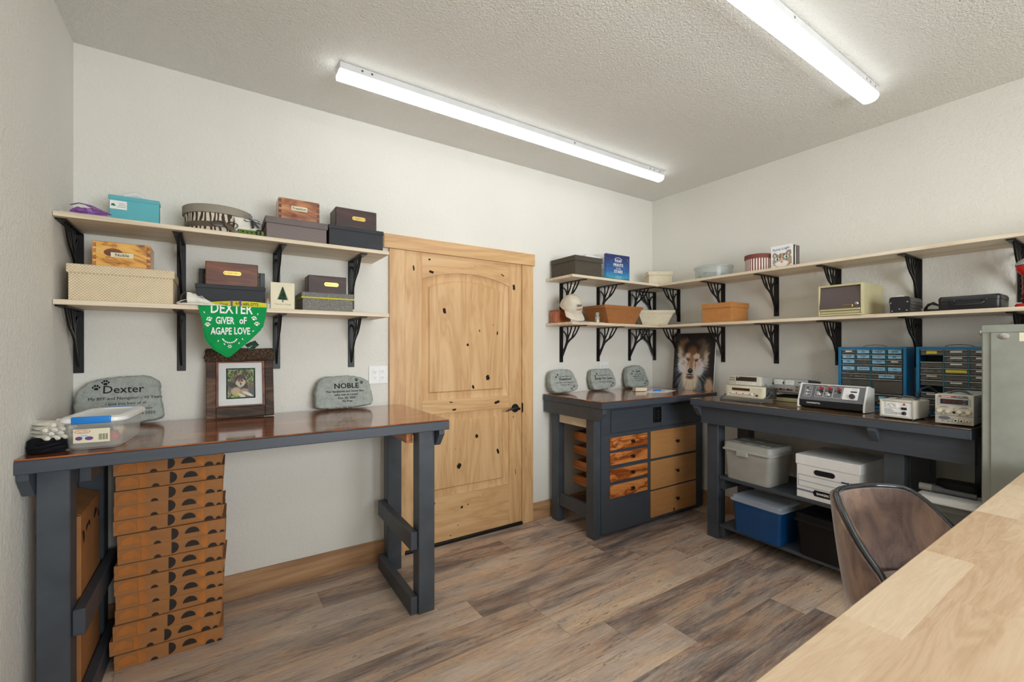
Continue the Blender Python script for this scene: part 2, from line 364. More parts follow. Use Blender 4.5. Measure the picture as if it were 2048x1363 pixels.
# ------------------------------------------------------------ mesh helpers
def m_of(x): return MATS[x]
class B:
    def __init__(s): s.bm = bmesh.new()
    def _mi(s, f0, mi):
        if mi:
            for f in s.bm.faces[:] if False else list(s.bm.faces)[f0:]: f.material_index = mi
    def box(s, x0, x1, y0, y1, z0, z1, bev=.0015, mi=0, seg=1):
        f0 = len(s.bm.faces)
        r = bmesh.ops.create_cube(s.bm, size=1)['verts']
        for v in r:
            v.co = Vector(((x0+x1)/2 + v.co.x*(x1-x0), (y0+y1)/2 + v.co.y*(y1-y0), (z0+z1)/2 + v.co.z*(z1-z0)))
        fs = {f for v in r for f in v.link_faces}
        for f in fs: f.material_index = mi
        if bev:
            bev = min(bev, .3*min(abs(x1-x0), abs(y1-y0), abs(z1-z0)))
            es = list({e for v in r for e in v.link_edges})
            q = bmesh.ops.bevel(s.bm, geom=es, offset=bev, segments=seg, affect='EDGES', profile=.5)
            for f in q['faces']: f.material_index = mi
        return s
    def loft(s, rings, closed=True, cap=True, mi=0):
        vs = [[s.bm.verts.new(p) for p in r] for r in rings]; n = len(rings[0])
        for a, b in zip(vs, vs[1:]):
            for i in range(n if closed else n-1):
                j = (i+1) % n
                try: f = s.bm.faces.new((a[i], a[j], b[j], b[i])); f.material_index = mi
                except ValueError: pass
        if cap:
            for r in (vs[0], vs[-1]):
                f = s.bm.faces.new(r); f.material_index = mi
        return s
    def prism(s, pts, a0, a1, plane='xz', mi=0):
        def P(u, v, a): return {'xz': (u, a, v), 'yz': (a, u, v), 'xy': (u, v, a)}[plane]
        return s.loft([[P(u, v, a0) for u, v in pts], [P(u, v, a1) for u, v in pts]], mi=mi)
    def cyl(s, p0, p1, r0, r1=None, n=16, mi=0):
        r1 = r0 if r1 is None else r1
        p0, p1 = Vector(p0), Vector(p1); d = (p1-p0).normalized()
        a = d.orthogonal().normalized(); b = d.cross(a)
        return s.loft([[p + (a*math.cos(2*PI*i/n) + b*math.sin(2*PI*i/n))*r for i in range(n)] for p, r in ((p0, r0), (p1, r1))], mi=mi)
    def lathe(s, prof, c=(0, 0, 0), n=32, axis='z', cap=True, mi=0, sx=1, sy=1):
        rings = []
        for r, h in prof:
            q = []
            for i in range(n):
                a = 2*PI*i/n; u, v = r*math.cos(a)*sx, r*math.sin(a)*sy
                q.append({'z': (c[0]+u, c[1]+v, c[2]+h), 'y': (c[0]+u, c[1]+h, c[2]+v), 'x': (c[0]+h, c[1]+u, c[2]+v)}[axis])
            rings.append(q)
        return s.loft(rings, cap=cap, mi=mi)
    def tube(s, pts, r, n=8, mi=0):
        pts = [Vector(p) for p in pts]; rings = []; a = None
        for i, p in enumerate(pts):
            d = (pts[min(i+1, len(pts)-1)] - pts[max(i-1, 0)]).normalized()
            if a is None: a = d.orthogonal().normalized()
            a = (a - d*a.dot(d)); a = a.normalized() if a.length > 1e-6 else d.orthogonal().normalized()
            b = d.cross(a); rr = r[i] if isinstance(r, (list, tuple)) else r
            rings.append([p + (a*math.cos(2*PI*k/n) + b*math.sin(2*PI*k/n))*rr for k in range(n)])
        return s.loft(rings, mi=mi)
    def ribbon(s, pts, ws, a0, a1, plane='yz', mi=0):
        """flat strap following a polyline in a plane, given thickness a0..a1"""
        n = len(pts); L, R = [], []
        for i in range(n):
            p0, p1 = Vector(pts[max(i-1, 0)]), Vector(pts[min(i+1, n-1)])
            d = (p1-p0).normalized(); nn = Vector((-d.y, d.x)); w = ws[i] if isinstance(ws, (list, tuple)) else ws
            L.append(Vector(pts[i])+nn*w/2); R.append(Vector(pts[i])-nn*w/2)
        def P(u, a): return {'yz': (a, u.x, u.y), 'xz': (u.x, a, u.y), 'xy': (u.x, u.y, a)}[plane]
        return s.loft([[P(L[i], a0), P(R[i], a0), P(R[i], a1), P(L[i], a1)] for i in range(n)], mi=mi)
    def poly(s, pts, mi=0):
        f = s.bm.faces.new([s.bm.verts.new(p) for p in pts]); f.material_index = mi; return s
    def disc(s, x, z, rx, rz, y, n=14, rot=0, mi=0):
        return s.poly([(x + rx*math.cos(2*PI*i/n)*math.cos(rot) - rz*math.sin(2*PI*i/n)*math.sin(rot), y,
                        z + rx*math.cos(2*PI*i/n)*math.sin(rot) + rz*math.sin(2*PI*i/n)*math.cos(rot)) for i in range(n)], mi)
    def text(s, body, size, x, z, y=0, align='CENTER', sx=1, bold=0, shear=0, rot=0, mi=0, clip=None, tf=None):
        c = bpy.data.curves.new('t', 'FONT'); c.body = body; c.size = size; c.align_x = align; c.offset = bold; c.shear = shear
        c.resolution_u = 2
        o = bpy.data.objects.new('t', c); me = bpy.data.meshes.new_from_object(o)
        t = bmesh.new(); t.from_mesh(me); n0 = len(s.bm.verts)
        for v in t.verts:
            px, pz = v.co.x*sx, v.co.y
            px, pz = px*math.cos(rot)-pz*math.sin(rot), px*math.sin(rot)+pz*math.cos(rot)
            v.co = Vector((x+px, y, z+pz)) if tf is None else Vector(tf(x+px, z+pz))
        if clip is not None:
            bmesh.ops.bisect_plane(t, geom=t.verts[:]+t.edges[:]+t.faces[:], plane_co=(0, 0, clip), plane_no=(0, 0, 1), clear_outer=True)
        vm = {}
        for v in t.verts: vm[v] = s.bm.verts.new(v.co)
        for f in t.faces:
            try: g = s.bm.faces.new([vm[v] for v in f.verts]); g.material_index = mi
            except ValueError: pass
        t.free(); bpy.data.meshes.remove(me); bpy.data.objects.remove(o); bpy.data.curves.remove(c)
        return s
    def paw(s, x, z, r, y, rot=0, mi=0):
        def at(dx, dz): return x + (dx*math.cos(rot)-dz*math.sin(rot))*r, z + (dx*math.sin(rot)+dz*math.cos(rot))*r
        px, pz = at(0, -.35); s.disc(px, pz, .5*r, .38*r, y, rot=rot, mi=mi)
        for dx, dz, q in ((-.72, .1, .22), (-.28, .55, .24), (.28, .55, .24), (.72, .1, .22)):
            px, pz = at(dx, dz); s.disc(px, pz, q*r, q*1.35*r, y, rot=rot, mi=mi)
        return s
    def xf(s, M):
        bmesh.ops.transform(s.bm, matrix=M, verts=s.bm.verts); return s
    def jitter(s, amt, seed=1, scale=20):
        from mathutils import noise
        for v in s.bm.verts:
            v.co += noise.noise_vector(v.co*scale + Vector((seed*3.1, seed, 0)))*amt
        return s
    def sub(s, n=1):
        bmesh.ops.subdivide_edges(s.bm, edges=s.bm.edges[:], cuts=n, use_grid_fill=True); return s
    def obj(s, name, mats, parent=None, smooth=True, loc=None, rot=None, subsurf=0, recalc=True):
        if recalc: bmesh.ops.recalc_face_normals(s.bm, faces=s.bm.faces)
        me = bpy.data.meshes.new(name); s.bm.to_mesh(me); s.bm.free()
        for q in (mats if isinstance(mats, (list, tuple)) else [mats]): me.materials.append(MATS[q])
        if smooth:
            me.polygons.foreach_set('use_smooth', [True]*len(me.polygons)); me.set_sharp_from_angle(angle=math.radians(32))
        o = bpy.data.objects.new(name, me); COL.objects.link(o)
        if parent is not None: o.parent = parent
        if loc: o.location = loc
        if rot: o.rotation_euler = rot
        if subsurf:
            md = o.modifiers.new('s', 'SUBSURF'); md.levels = subsurf; md.render_levels = subsurf
        return o
def tag(o, label=None, cat=None, group=None, kind=None):
    for k, v in (('label', label), ('category', cat), ('group', group), ('kind', kind)):
        if v: o[k] = v
    return o
def thing(name, label, cat, loc=(0, 0, 0), rz=0, group=None, rx=0):
    o = bpy.data.objects.new(name, None); COL.objects.link(o); o.empty_display_size = .02
    o.location = loc; o.rotation_euler = (rx, 0, rz); return tag(o, label, cat, group)
def struct(o): o['kind'] = 'structure'; return o
def vn(x, y, seed=0):
    xi, yi = np.floor(x).astype(int), np.floor(y).astype(int); fx, fy = x-xi, y-yi
    def h(a, b): return np.modf(np.abs(np.sin(a*127.1+b*311.7+seed*74.7)*43758.5453))[0]
    fx, fy = fx*fx*(3-2*fx), fy*fy*(3-2*fy)
    return (h(xi, yi)*(1-fx)+h(xi+1, yi)*fx)*(1-fy)+(h(xi, yi+1)*(1-fx)+h(xi+1, yi+1)*fx)*fy
def painted(name, w, h, nx, ny, fn, parent, y=0, x0=None, z0=0, mat='printed_picture'):
    """flat printed sheet: a fine grid whose vertices carry the print's colours"""
    x0 = -w/2 if x0 is None else x0
    U, V = np.meshgrid(np.linspace(0, 1, nx), np.linspace(0, 1, ny))
    c = np.clip(fn(U, V), 0, 255)/255.0
    c = np.where(c <= .04045, c/12.92, ((c+.055)/1.055)**2.4)
    vs = [(x0+u*w, y, z0+(1-v)*h) for u, v in zip(U.ravel(), V.ravel())]
    fs = [(j*nx+i, (j+1)*nx+i, (j+1)*nx+i+1, j*nx+i+1) for j in range(ny-1) for i in range(nx-1)]
    me = bpy.data.meshes.new(name); me.from_pydata(vs, [], fs)
    a = me.color_attributes.new('Col', 'FLOAT_COLOR', 'POINT')
    a.data.foreach_set('color', np.concatenate([c.reshape(-1, 3), np.ones((nx*ny, 1))], 1).ravel())
    me.materials.append(MATS[mat])
    o = bpy.data.objects.new(name, me); COL.objects.link(o); o.parent = parent; return o
def lay(c, mask, col):
    return c*(1-mask[..., None]) + np.array(col, float)*mask[..., None]
def ell(u, v, cx, cy, rx, ry, soft=.25, rot=0):
    a, b = u-cx, v-cy; ca, sa = math.cos(rot), math.sin(rot); p, q = (a*ca+b*sa)/rx, (-a*sa+b*ca)/ry
    d = np.sqrt(p*p+q*q); return np.clip((1+soft-d)/(2*soft), 0, 1)
# ------------------------------------------------------------ the room
XL, YF, ZC = -4.155, -4.7, 2.83
struct(B().box(XL-.15, .15, YF-.15, .15, -.12, 0, 0).obj('floor', 'plank_floor', smooth=False))
struct(B().box(XL-.15, .15, YF-.15, .15, ZC, ZC+.12, 0).obj('ceiling', 'ceiling_paint', smooth=False))
b = B()
DX0, DX1, DZ = -2.54, -1.58, 2.05
for a in ((XL-.15, DX0-.02, 0, ZC), (DX1+.02, .15, 0, ZC), (DX0-.02, DX1+.02, DZ+.02, ZC)):
    b.box(a[0], a[1], 0, .15, a[2], a[3], 0)
struct(b.obj('wall_back', 'wall_paint', smooth=False))
struct(B().box(XL-.15, XL, YF-.15, 0, 0, ZC, 0).obj('wall_left', 'wall_paint', smooth=False))
struct(B().box(0, .15, YF-.15, 0, 0, ZC, 0).obj('wall_right', 'wall_paint', smooth=False))
b = B()
WX0, WX1, WZ0, WZ1 = -3.4, -1.2, .85, 2.2
for a in ((XL, WX0, 0, ZC), (WX1, 0, 0, ZC), (WX0, WX1, 0, WZ0), (WX0, WX1, WZ1, ZC)):
    b.box(a[0], a[1], YF-.15, YF, a[2], a[3], 0)
struct(b.obj('wall_front', 'wall_paint', smooth=False))
b = B()
for a in ((WX0, WX0+.05, WZ0, WZ1), (WX1-.05, WX1, WZ0, WZ1), (WX0+.05, WX1-.05, WZ0, WZ0+.05), (WX0+.05, WX1-.05, WZ1-.05, WZ1), (-2.325, -2.275, WZ0+.05, WZ1-.05)):
    b.box(a[0], a[1], YF-.1, YF-.05, a[2], a[3])
struct(b.obj('window_1', 'alder_level'))
# baseboards
b = B(); b.box(XL+.001, -2.655, -.016, -.0005, .0005, .138, .002); b.box(-1.474, -.001, -.016, -.0005, .0005, .138, .002)
struct(b.obj('baseboard_back', 'baseboard_wood'))
b = B(); b.box(-.016, -.0005, YF+.001, -.017, .0005, .138, .002)
struct(b.obj('baseboard_right', 'baseboard_wood'))
b = B(); b.box(XL+.0005, XL+.016, YF+.001, -.017, .0005, .138, .002)
struct(b.obj('baseboard_left', 'baseboard_wood'))

# door casing
b = B()
b.box(-2.645, DX0+.002, -.022, -.0005, .0005, 2.0425, .002); b.box(DX1-.002, -1.475, -.022, -.0005, .0005, 2.0425, .002)
tr = b.obj('trim_1', 'alder_upright')
struct(tr)
hd = B().box(-2.682, -1.462, -.030, -.0005, 2.043, 2.135, .002).obj('header', 'alder_level', tr)
# knots on the casing
def knots(b, pts, y, mi=1):
    for x, z, r, a, ry in pts:
        n = 12
        b.poly([(x + r*math.cos(2*PI*i/n)*(1+.25*math.sin(i*2.3+x*9))*math.cos(ry) - r*a*math.sin(2*PI*i/n)*(1+.2*math.cos(i*3.1))*math.sin(ry), y,
                 z + r*math.cos(2*PI*i/n)*(1+.25*math.sin(i*2.3+x*9))*math.sin(ry) + r*a*math.sin(2*PI*i/n)*(1+.2*math.cos(i*3.1))*math.cos(ry)) for i in range(n)], mi)
    return b
# door: frame members, two raised panels (upper one arched)
def arch(xl, xr, zb, zs, rise, n=18):
    w = (xr-xl)/2; cx = (xl+xr)/2; R = (w*w+rise*rise)/(2*rise)
    top = []
    for i in range(n+1):
        x = xr - (xr-xl)*i/n; top.append((x, zs + math.sqrt(max(0, R*R-(x-cx)**2)) - (R-rise)))
    return [(xl, zb), (xr, zb)] + top
dr = thing('door_1', None, None, (0, 0, 0)); struct(dr); dr['kind'] = 'structure'
YD, YS = -.012, .030
XA, XB = -2.415, -1.700
b = B()
b.box(DX0+.003, XA, YD, YS, .022, 2.045, .002); b.box(XB, DX1-.003, YD, YS, .022, 2.045, .002)
knots(b, [(-2.475, 1.93, .006, 3.2, .05), (-1.655, 1.86, .012, 1.9, .15), (-1.64, .42, .003, 8, .1), (-1.66, .85, .004, 1.5, .2)], YD-.0006)
b.obj('stile', ['alder_upright', 'knot_dark'], dr)
b = B()
ar = arch(XA, XB, 1.0, 1.865, .062)[2:]          # from right to left
b.prism([(XB, 2.045), (XA, 2.045)][::-1] + ar, YD, YS)
knots(b, [(-2.36, 2.0, .009, .7, 0), (-2.345, 1.915, .020, .45, -.25), (-1.76, 1.945, .018, .25, -.5), (-2.0, 1.99, .004, .5, 0)], YD-.0006)
b.obj('top_rail', ['alder_level', 'knot_dark'], dr)
b = B(); b.box(XA, XB, YD, YS, .925, 1.02, .002)
knots(b, [(-2.195, 1.0, .014, .28, -.2), (-2.17, .945, .017, .4, .05), (-1.81, .975, .026, .42, .3)], YD-.0006)
b.obj('lock_rail', ['alder_level', 'knot_dark'], dr)
b = B(); b.box(XA, XB, YD, YS, .022, .335, .002)
knots(b, [(-2.33, .30, .015, .5, .2), (-2.11, .235, .010, .9, .2), (-2.06, .245, .006, .8, .2), (-2.14, .11, .006, .5, 0), (-2.2, .05, .007, .5, 0), (-1.93, .29, .004, .6, 0)], YD-.0006)
b.obj('bottom_rail', ['alder_level', 'knot_dark'], dr)
def ringpts(f, *a): return f(*a)
def raised(outline_fn, y0=0.003, y1=-.008):
    b = B()
    r0, r1, r2 = outline_fn(0), outline_fn(.016), outline_fn(.060)
    q = lambda r, y: [(x, y, z) for x, z in r]
    b.loft([q(r0, YS-.004), q(r0, y0-.006), q(r1, y0), q(outline_fn(.050), y0), q(r2, y1)]); return b
b = raised(lambda o: arch(XA+o, XB-o, 1.02+o, 1.865-o*1.0, .062*(1-o*1.2)))
knots(b, [(-2.245, 1.65, .013, 1.6, .35), (-2.06, 1.41, .009, 1.2, 0), (-1.96, 1.515, .004, 2.6, .05), (-1.805, 1.50, .006, 2.4, -.2), (-1.89, 1.165, .016, 1.3, -.2), (-2.015, 1.10, .009, 1.8, .3), (-1.84, 1.56, .004, .8, 0), (-2.20, 1.42, .002, .9, 0)], -.0086)
b.obj('upper_panel', ['alder_upright', 'knot_dark'], dr)
def rectring(xl, xr, zb, zt): return [(xl, zb), (xr, zb), (xr, zt), (xl, zt)]
b = raised(lambda o: rectring(XA+o, XB-o, .335+o, .925-o))
knots(b, [(-2.31, .745, .019, 1.5, .1), (-1.985, .735, .012, 1.3, 0), (-1.80, .60, .010, 2.2, .25), (-2.13, .535, .017, 1.25, -.25), (-2.16, .66, .003, 1, 0), (-1.76, .68, .003, 1, 0)], -.0086)
b.obj('lower_panel', ['alder_upright', 'knot_dark'], dr)
B().box(DX0, DX1, -.028, .04, .0005, .021, .003).obj('threshold', 'black_iron', dr)
for z in (1.82, 1.07, .333):
    B().box(DX0-.005, DX0+.003, -.020, -.0125, z-.045, z+.045, .002).obj('hinge', 'black_iron', dr)
hb = B(); hb.lathe([(.006, -.008), (.030, -.006), (.033, 0), (.033, .004)], (-1.645, YD-.004, .918), axis='y', n=28)
h0 = hb.obj('door_handle', 'black_iron', dr)
hb = B(); hb.cyl((-1.645, YD-.01, .918), (-1.645, YD-.055, .918), .010)
hb.tube([(-1.640, YD-.055, .918), (-1.66, YD-.060, .922), (-1.69, YD-.058, .924), (-1.72, YD-.055, .918), (-1.75, YD-.050, .908), (-1.762, YD-.048, .904)], [.011, .011, .009, .007, .006, .003], 10)
hb.obj('lever', 'black_iron', h0)
B().box(DX1-.004, DX1+.006, -.0245, -.012, .88, .955, .002).obj('strike_plate', 'black_iron', dr)

# ------------------------------------------------------------ ceiling lamps
def lamp(x0, x1, yc, label):
    t = thing('ceiling_light', label, 'light', ((x0+x1)/2, yc, ZC), 0, 'long LED strip lights on the ceiling')
    L = (x1-x0)/2; b = B(); b.box(-L, L, -.040, .040, -.038, -.0008, .002)
    for s in (-L+.11, -L+.16, L-.05, L-.12, L-.17, 0.3): b.disc(s, -.017, .006, .006, -.0405, mi=1)
    b.obj('housing', ['white_metal', 'ink_grey'], t)
    pr = [(-.040, -.0385), (-.041, -.052), (-.034, -.066), (-.020, -.074), (0, -.0765), (.020, -.074), (.034, -.066), (.041, -.052), (.040, -.0385)]
    b = B(); b.prism(pr, -L-.002, L+.002, 'yz'); b.obj('diffuser', 'lamp_diffuser', t)
    return t
lamp(-3.075, -.552, -.522, 'long white LED ceiling light over the left workbench and door, the one seen whole')
lamp(-3.075, -.552, -1.937, 'long white LED ceiling light at top right, cut off by the photo edge')
lamp(-3.075, -.552, -3.40, 'long white LED ceiling light added behind the viewer, out of the photo')  # unseen extra lamp, added at the spacing of the two visible ones

# ------------------------------------------------------------ wall shelves
ZU0, ZU1, ZL0, ZL1 = 1.931, 1.951, 1.567, 1.588
DEP = .335
def shelf(name, x0, x1, y0, y1, z0, z1, mat, label, group=None):
    o = B().box(x0, x1, y0, y1, z0, z1, .0015).obj(name, mat)
    return tag(o, label, 'shelf', group)
shelf('wall_shelf', XL+.002, -2.75, -DEP, -.001, ZU0, ZU1, 'pale_shelf_board', 'upper pale shelf left of the door, holding the teal box and zebra hat box')
shelf('wall_shelf', XL+.002, -2.75, -DEP, -.001, ZL0, ZL1, 'pale_shelf_board', 'lower pale wood shelf left of the door, with a green bandana hanging off its edge')
shelf('wall_shelf', -1.335, -.001, -DEP, -.001, ZU0, ZU1, 'pale_shelf_board', 'upper pale wood shelf between the door and the corner, holding the dark blue book')
shelf('wall_shelf', -1.335, -.001, -DEP, -.001, ZL0, ZL1, 'pale_shelf_board', 'lower pale wood shelf between the door and the corner, holding the cap and brown basket')
shelf('wall_shelf', -DEP, -.001, -3.6, -DEP-.001, ZU0, ZU1, 'pale_shelf_board_deep', 'long upper pale shelf on the right wall, holding striped hat box and cat book')
shelf('wall_shelf', -DEP, -.001, -3.6, -DEP-.001, ZL0, ZL1, 'pale_shelf_board_deep', 'long lower pale shelf on the right wall, holding beige cabinet and black case')

# tree-branch brackets: plate on the wall, arm under the shelf, branching web between
BR = None
def bracket(x, y, z, rz, label):
    global BR
    if BR is None:
        t = thing('shelf_bracket', label, 'bracket', (0, 0, 0), 0, 'tree-branch shelf brackets')
        b = B(); b.box(-.019, .019, -.006, -.0006, -.300, -.0066, .002)
        for h in (-.05, -.15, -.27): b.cyl((0, -.006, h), (0, -.0085, h), .006, n=10)
        b.obj('wall_plate', 'black_iron', t)
        B().box(-.019, .019, -.300, -.001, -.0064, -.0004, .002).obj('shelf_arm', 'black_iron', t)
        b = B(); k = dict(a0=-.004, a1=.004)
        def rb(p, w): b.ribbon([(-u, -v) for u, v in p], w, **k)
        rb([(.003, .275), (.010, .250), (.030, .215), (.058, .170), (.072, .130), (.076, .105)], [.006, .026, .024, .020, .017, .014])
        rb([(.074, .115), (.072, .090), (.058, .060), (.034, .042), (.004, .036)], [.013, .010, .009, .009, .010])
        rb([(.075, .115), (.084, .070), (.086, .040), (.083, .004)], [.013, .010, .009, .010])
        rb([(.074, .125), (.096, .085), (.118, .050), (.134, .004)], [.013, .011, .009, .010])
        rb([(.058, .168), (.085, .132), (.120, .108), (.158, .088), (.186, .062), (.210, .030), (.226, .004)], [.018, .016, .014, .012, .010, .009, .010])
        rb([(.136, .098), (.154, .060), (.174, .030), (.184, .004)], [.011, .009, .008, .009])
        b.obj('branch_web', 'black_iron', t); BR = t; r = t
    else:
        r = BR.copy(); COL.objects.link(r)
        for ch in BR.children:
            c = ch.copy(); COL.objects.link(c); c.parent = r
    r.location = (x, y, z); r.rotation_euler = (0, 0, rz); r['label'] = label
ord_ = ['leftmost', 'second', 'third', 'fourth', 'fifth', 'sixth', 'seventh']
LB = [-4.137, -3.744, -3.302, -2.884]
AB = [-1.168, -.740, -.331]
BB = [-.030, -.304, -.742, -1.174, -1.583, -2.005, -2.43]
near = {0: 'beside the left wall', 1: 'left of the dark-framed box pile', 2: 'just right of the tree card', 3: 'nearest the door'}
for k, (z, nm) in enumerate(((ZU0, 'upper'), (ZL0, 'lower'))):
    for i, x in enumerate(LB):
        q = ['leftmost', 'second from left', 'third from left', 'last on the right'][i]
        bracket(x, 0, z, 0, f'black tree-branch bracket under the {nm} shelf left of the door, {q}')
    for i, x in enumerate(AB):
        q = ['nearest the door', 'middle one', 'nearest the corner'][i]
        bracket(x, 0, z, 0, f'black tree bracket on the door wall under the {nm} corner shelf, {q}')
    for i, y in enumerate(BB):
        q = ['in the very corner', 'second from the corner', 'third from the corner', 'fourth from the corner', 'fifth from the corner', 'sixth from the corner', 'last one, by the right edge'][i]
        bracket(0, y, z, -PI/2, f'black tree bracket under the {nm} long right shelf, {q}')

# ------------------------------------------------------------ left workbench (local: x right, y to the wall, front at -y)
ZB = 1.013
def bench_left():
    t = thing('workbench', 'charcoal workbench with a glossy brown varnished top standing left of the door', 'workbench', (-4.150, -.018, 0), math.radians(-1.0))
    L, D = 1.585, .735
    B().box(.004, L, -D, 0, ZB-.006, ZB, .002).obj('tabletop', 'varnished_top', t)
    b = B(); b.box(.004, L, -D, -D+.04, ZB-.052, ZB-.0065, .002); b.box(.004, L, -D+.0405, 0, ZB-.052, ZB-.0065, .002); b.box(.004, L, -D-.002, -D+.04, ZB-.050, ZB-.008, .001)
    b.obj('edge_board', 'charcoal_wood', t)
    for x0, mt in ((.135, 'charcoal_paint'), (L-.175, 'drawer_side_wood')):
        B().box(x0, x0+.035, -.575, -.140, ZB-.135, ZB-.053, .002).obj('apron', mt, t)
    for x0 in (.042, L-.140):
        for y0 in (-.665, -.135):
            b = B(); b.box(x0, x0+.088, y0, y0+.085, .0006, ZB-.053, .003)
            b.obj('leg', 'charcoal_paint', t)
    for i, (x0, x1) in enumerate(((.131, .168), (L-.178, L-.1405))):
        for z0, z1 in (((.335, .430)), ((.0008, .092))):
            B().box(x0, x1, -.650, -.055, z0, z1, .003).obj('rail', 'charcoal_wood', t)
    for x0, x1 in ((.012, .041), (L-.0515, L-.022)):
        b = B(); y = -.725
        b.prism([(y, ZB-.053), (y, ZB-.075), (y+.055, ZB-.140), (-.03, ZB-.140), (-.03, ZB-.053)], x0, x1, 'yz')
        b.obj('cleat', 'charcoal_paint', t)
    for x0, x1 in ((.0415, .0419), (L-.0518, L-.0516)):
        pass
    return t
bench_left()

# ------------------------------------------------------------ drawer workbench in the corner
def knob(b, x, y, z, r=.014):
    b.lathe([(.006, 0), (.005, -.010), (r*.75, -.014), (r, -.019), (r*.9, -.025), (r*.35, -.0285)], (x, y, z), axis='y', n=16); return b
def bench_corner():
    t = thing('workbench', 'charcoal corner workbench with seven wooden drawers, under three memorial stones', 'workbench', (-1.37, -.018, 0), math.radians(-.8))
    L, D = 1.335, .675      # local x 0..L, y -D..0
    B().box(.0, L, -D, 0, ZB-.006, ZB, .002).obj('tabletop', 'varnished_top', t)
    b = B()
    for y0, y1 in ((-D, -.445), (-.443, -.30), (-.298, -.215), (-.213, 0)):
        b.box(.0, L, y0, y1, ZB-.050, ZB-.0065, .002)
    b.obj('top_boards', 'charcoal_wood', t)
    b = B(); b.prism([(-D+.005, ZB-.052), (-D+.005, ZB-.085), (-D+.055, ZB-.142), (-.005, ZB-.142), (-.005, ZB-.052)], .006, .044, 'yz')
    b.obj('end_fascia', 'charcoal_paint', t)
    Fy = -.540            # cabinet face
    for x0, y0 in ((.050, Fy), (.058, -.120)):
        b = B(); b.box(x0, x0+.066, y0, y0+.085, .0006, ZB-.052, .003)
        b.obj('leg', 'charcoal_paint', t)
    for x0, y0 in ((L-.08, Fy+.02), (L-.08, -.120)):
        B().box(x0, x0+.066, y0, y0+.085, .0006, ZB-.052, .003).obj('leg', 'charcoal_paint', t)
    b = B(); b.box(.068, .105, Fy+.086, -.121, .130, .225, .002); b.obj('stretcher', 'charcoal_paint', t)
    b = B(); b.box(.068, .090, Fy+.086, -.121, .795, ZB-.054, .002); b.obj('side_apron', 'pale_shelf_board_deep', t)
    # face: built as a frame so drawers sit in it
    X0, X1 = .117, L-.01
    b = B(); y0, y1 = Fy-.004, Fy+.016
    fx = lambda x: x + 1.37
    sd = [(fx(-1.172), fx(-.770)), [(.632, .725), (.5215, .6105), (.3995, .4915), (.277, .3735)]]
    bd = [(fx(-.728), fx(-.157)), [(.512, .730), (.267, .493), (.047, .2545)]]
    b.box(X0, X1, y0, y1, .752, ZB-.0525, .001)
    b.box(X0, X1, y0, y1, .022, .751, .001)
    b.box(X0+.05, X1-.03, y0+.03, y0+.05, .0006, .021, .001)
    b.obj('face_frame', 'charcoal_wood', t)
    b = B(); b.box(X0+.34, X1-.02, -.09, -.075, .03, .95, .001); b.box(X1-.015, X1, Fy+.017, -.05, .03, .95, .001); b.box(X0+.3, X1-.016, Fy+.03, -.0955, .03, .05, .001)
    b.box(X0+.50, X0+.515, Fy+.017, -.0955, .051, .95, .001)
    b.obj('carcass', 'charcoal_paint', t)
    for x0, x1, z0, z1 in ((fx(-1.160), fx(-.715), .762, .925), (fx(-.595), fx(-.10), .762, .925)):
        b = B(); b.box(x0, x1, y0-.010, y0-.0005, z0, z1, .002); b.obj('false_front', 'charcoal_wood', t)
    # black outlet on the face
    b = B(); b.box(fx(-.690), fx(-.606), y0-.016, y0-.0006, .795, .915, .002, 0)
    for dz in (-.026, 0, .026):
        b.disc(fx(-.648), .855+dz, .014, .011, y0-.0165, mi=1)
        for s in (-1, 1): b.disc(fx(-.648)+s*.005, .856+dz, .0012, .004, y0-.0168, mi=2)
    b.obj('outlet_strip', ['black_iron', 'black_plastic', 'silver'], t)
    for (x0, x1), zs, mt in ((sd[0], sd[1], 'tiger_fir'), (bd[0], bd[1], 'oak_veneer')):
        for i, (z0, z1) in enumerate(zs):
            b = B(); b.box(x0, x1, y0-.0145, y0-.0005, z0, z1, .0025, 0)
            d = b.obj('drawer', mt, t)
            kb = B(); knob(kb, (x0+x1)/2+.02, y0-.0145, (z0+z1)/2+.004); kb.obj('knob', 'black_iron', d)
            if mt == 'tiger_fir':
                b = B(); a0, a1, c0, c1 = x0+.012, x1-.012, Fy+.018, -.13
                b.box(a0, a0+.010, c0, c1, z0+.012, z1-.012, .001); b.box(a1-.010, a1, c0, c1, z0+.012, z1-.012, .001)
                b.box(a0+.0105, a1-.0105, c1-.01, c1, z0+.012, z1-.014, .001); b.box(a0+.0105, a1-.0105, c0, c1-.0105, z0+.013, z0+.018, .0005)
                b.obj('drawer_box', 'drawer_side_wood', d)
    b = B(); b.disc(fx(-.45), .065, .010, .012, y0-.0150); b.obj('knot', 'knot_dark', t)
    return t
bench_corner()

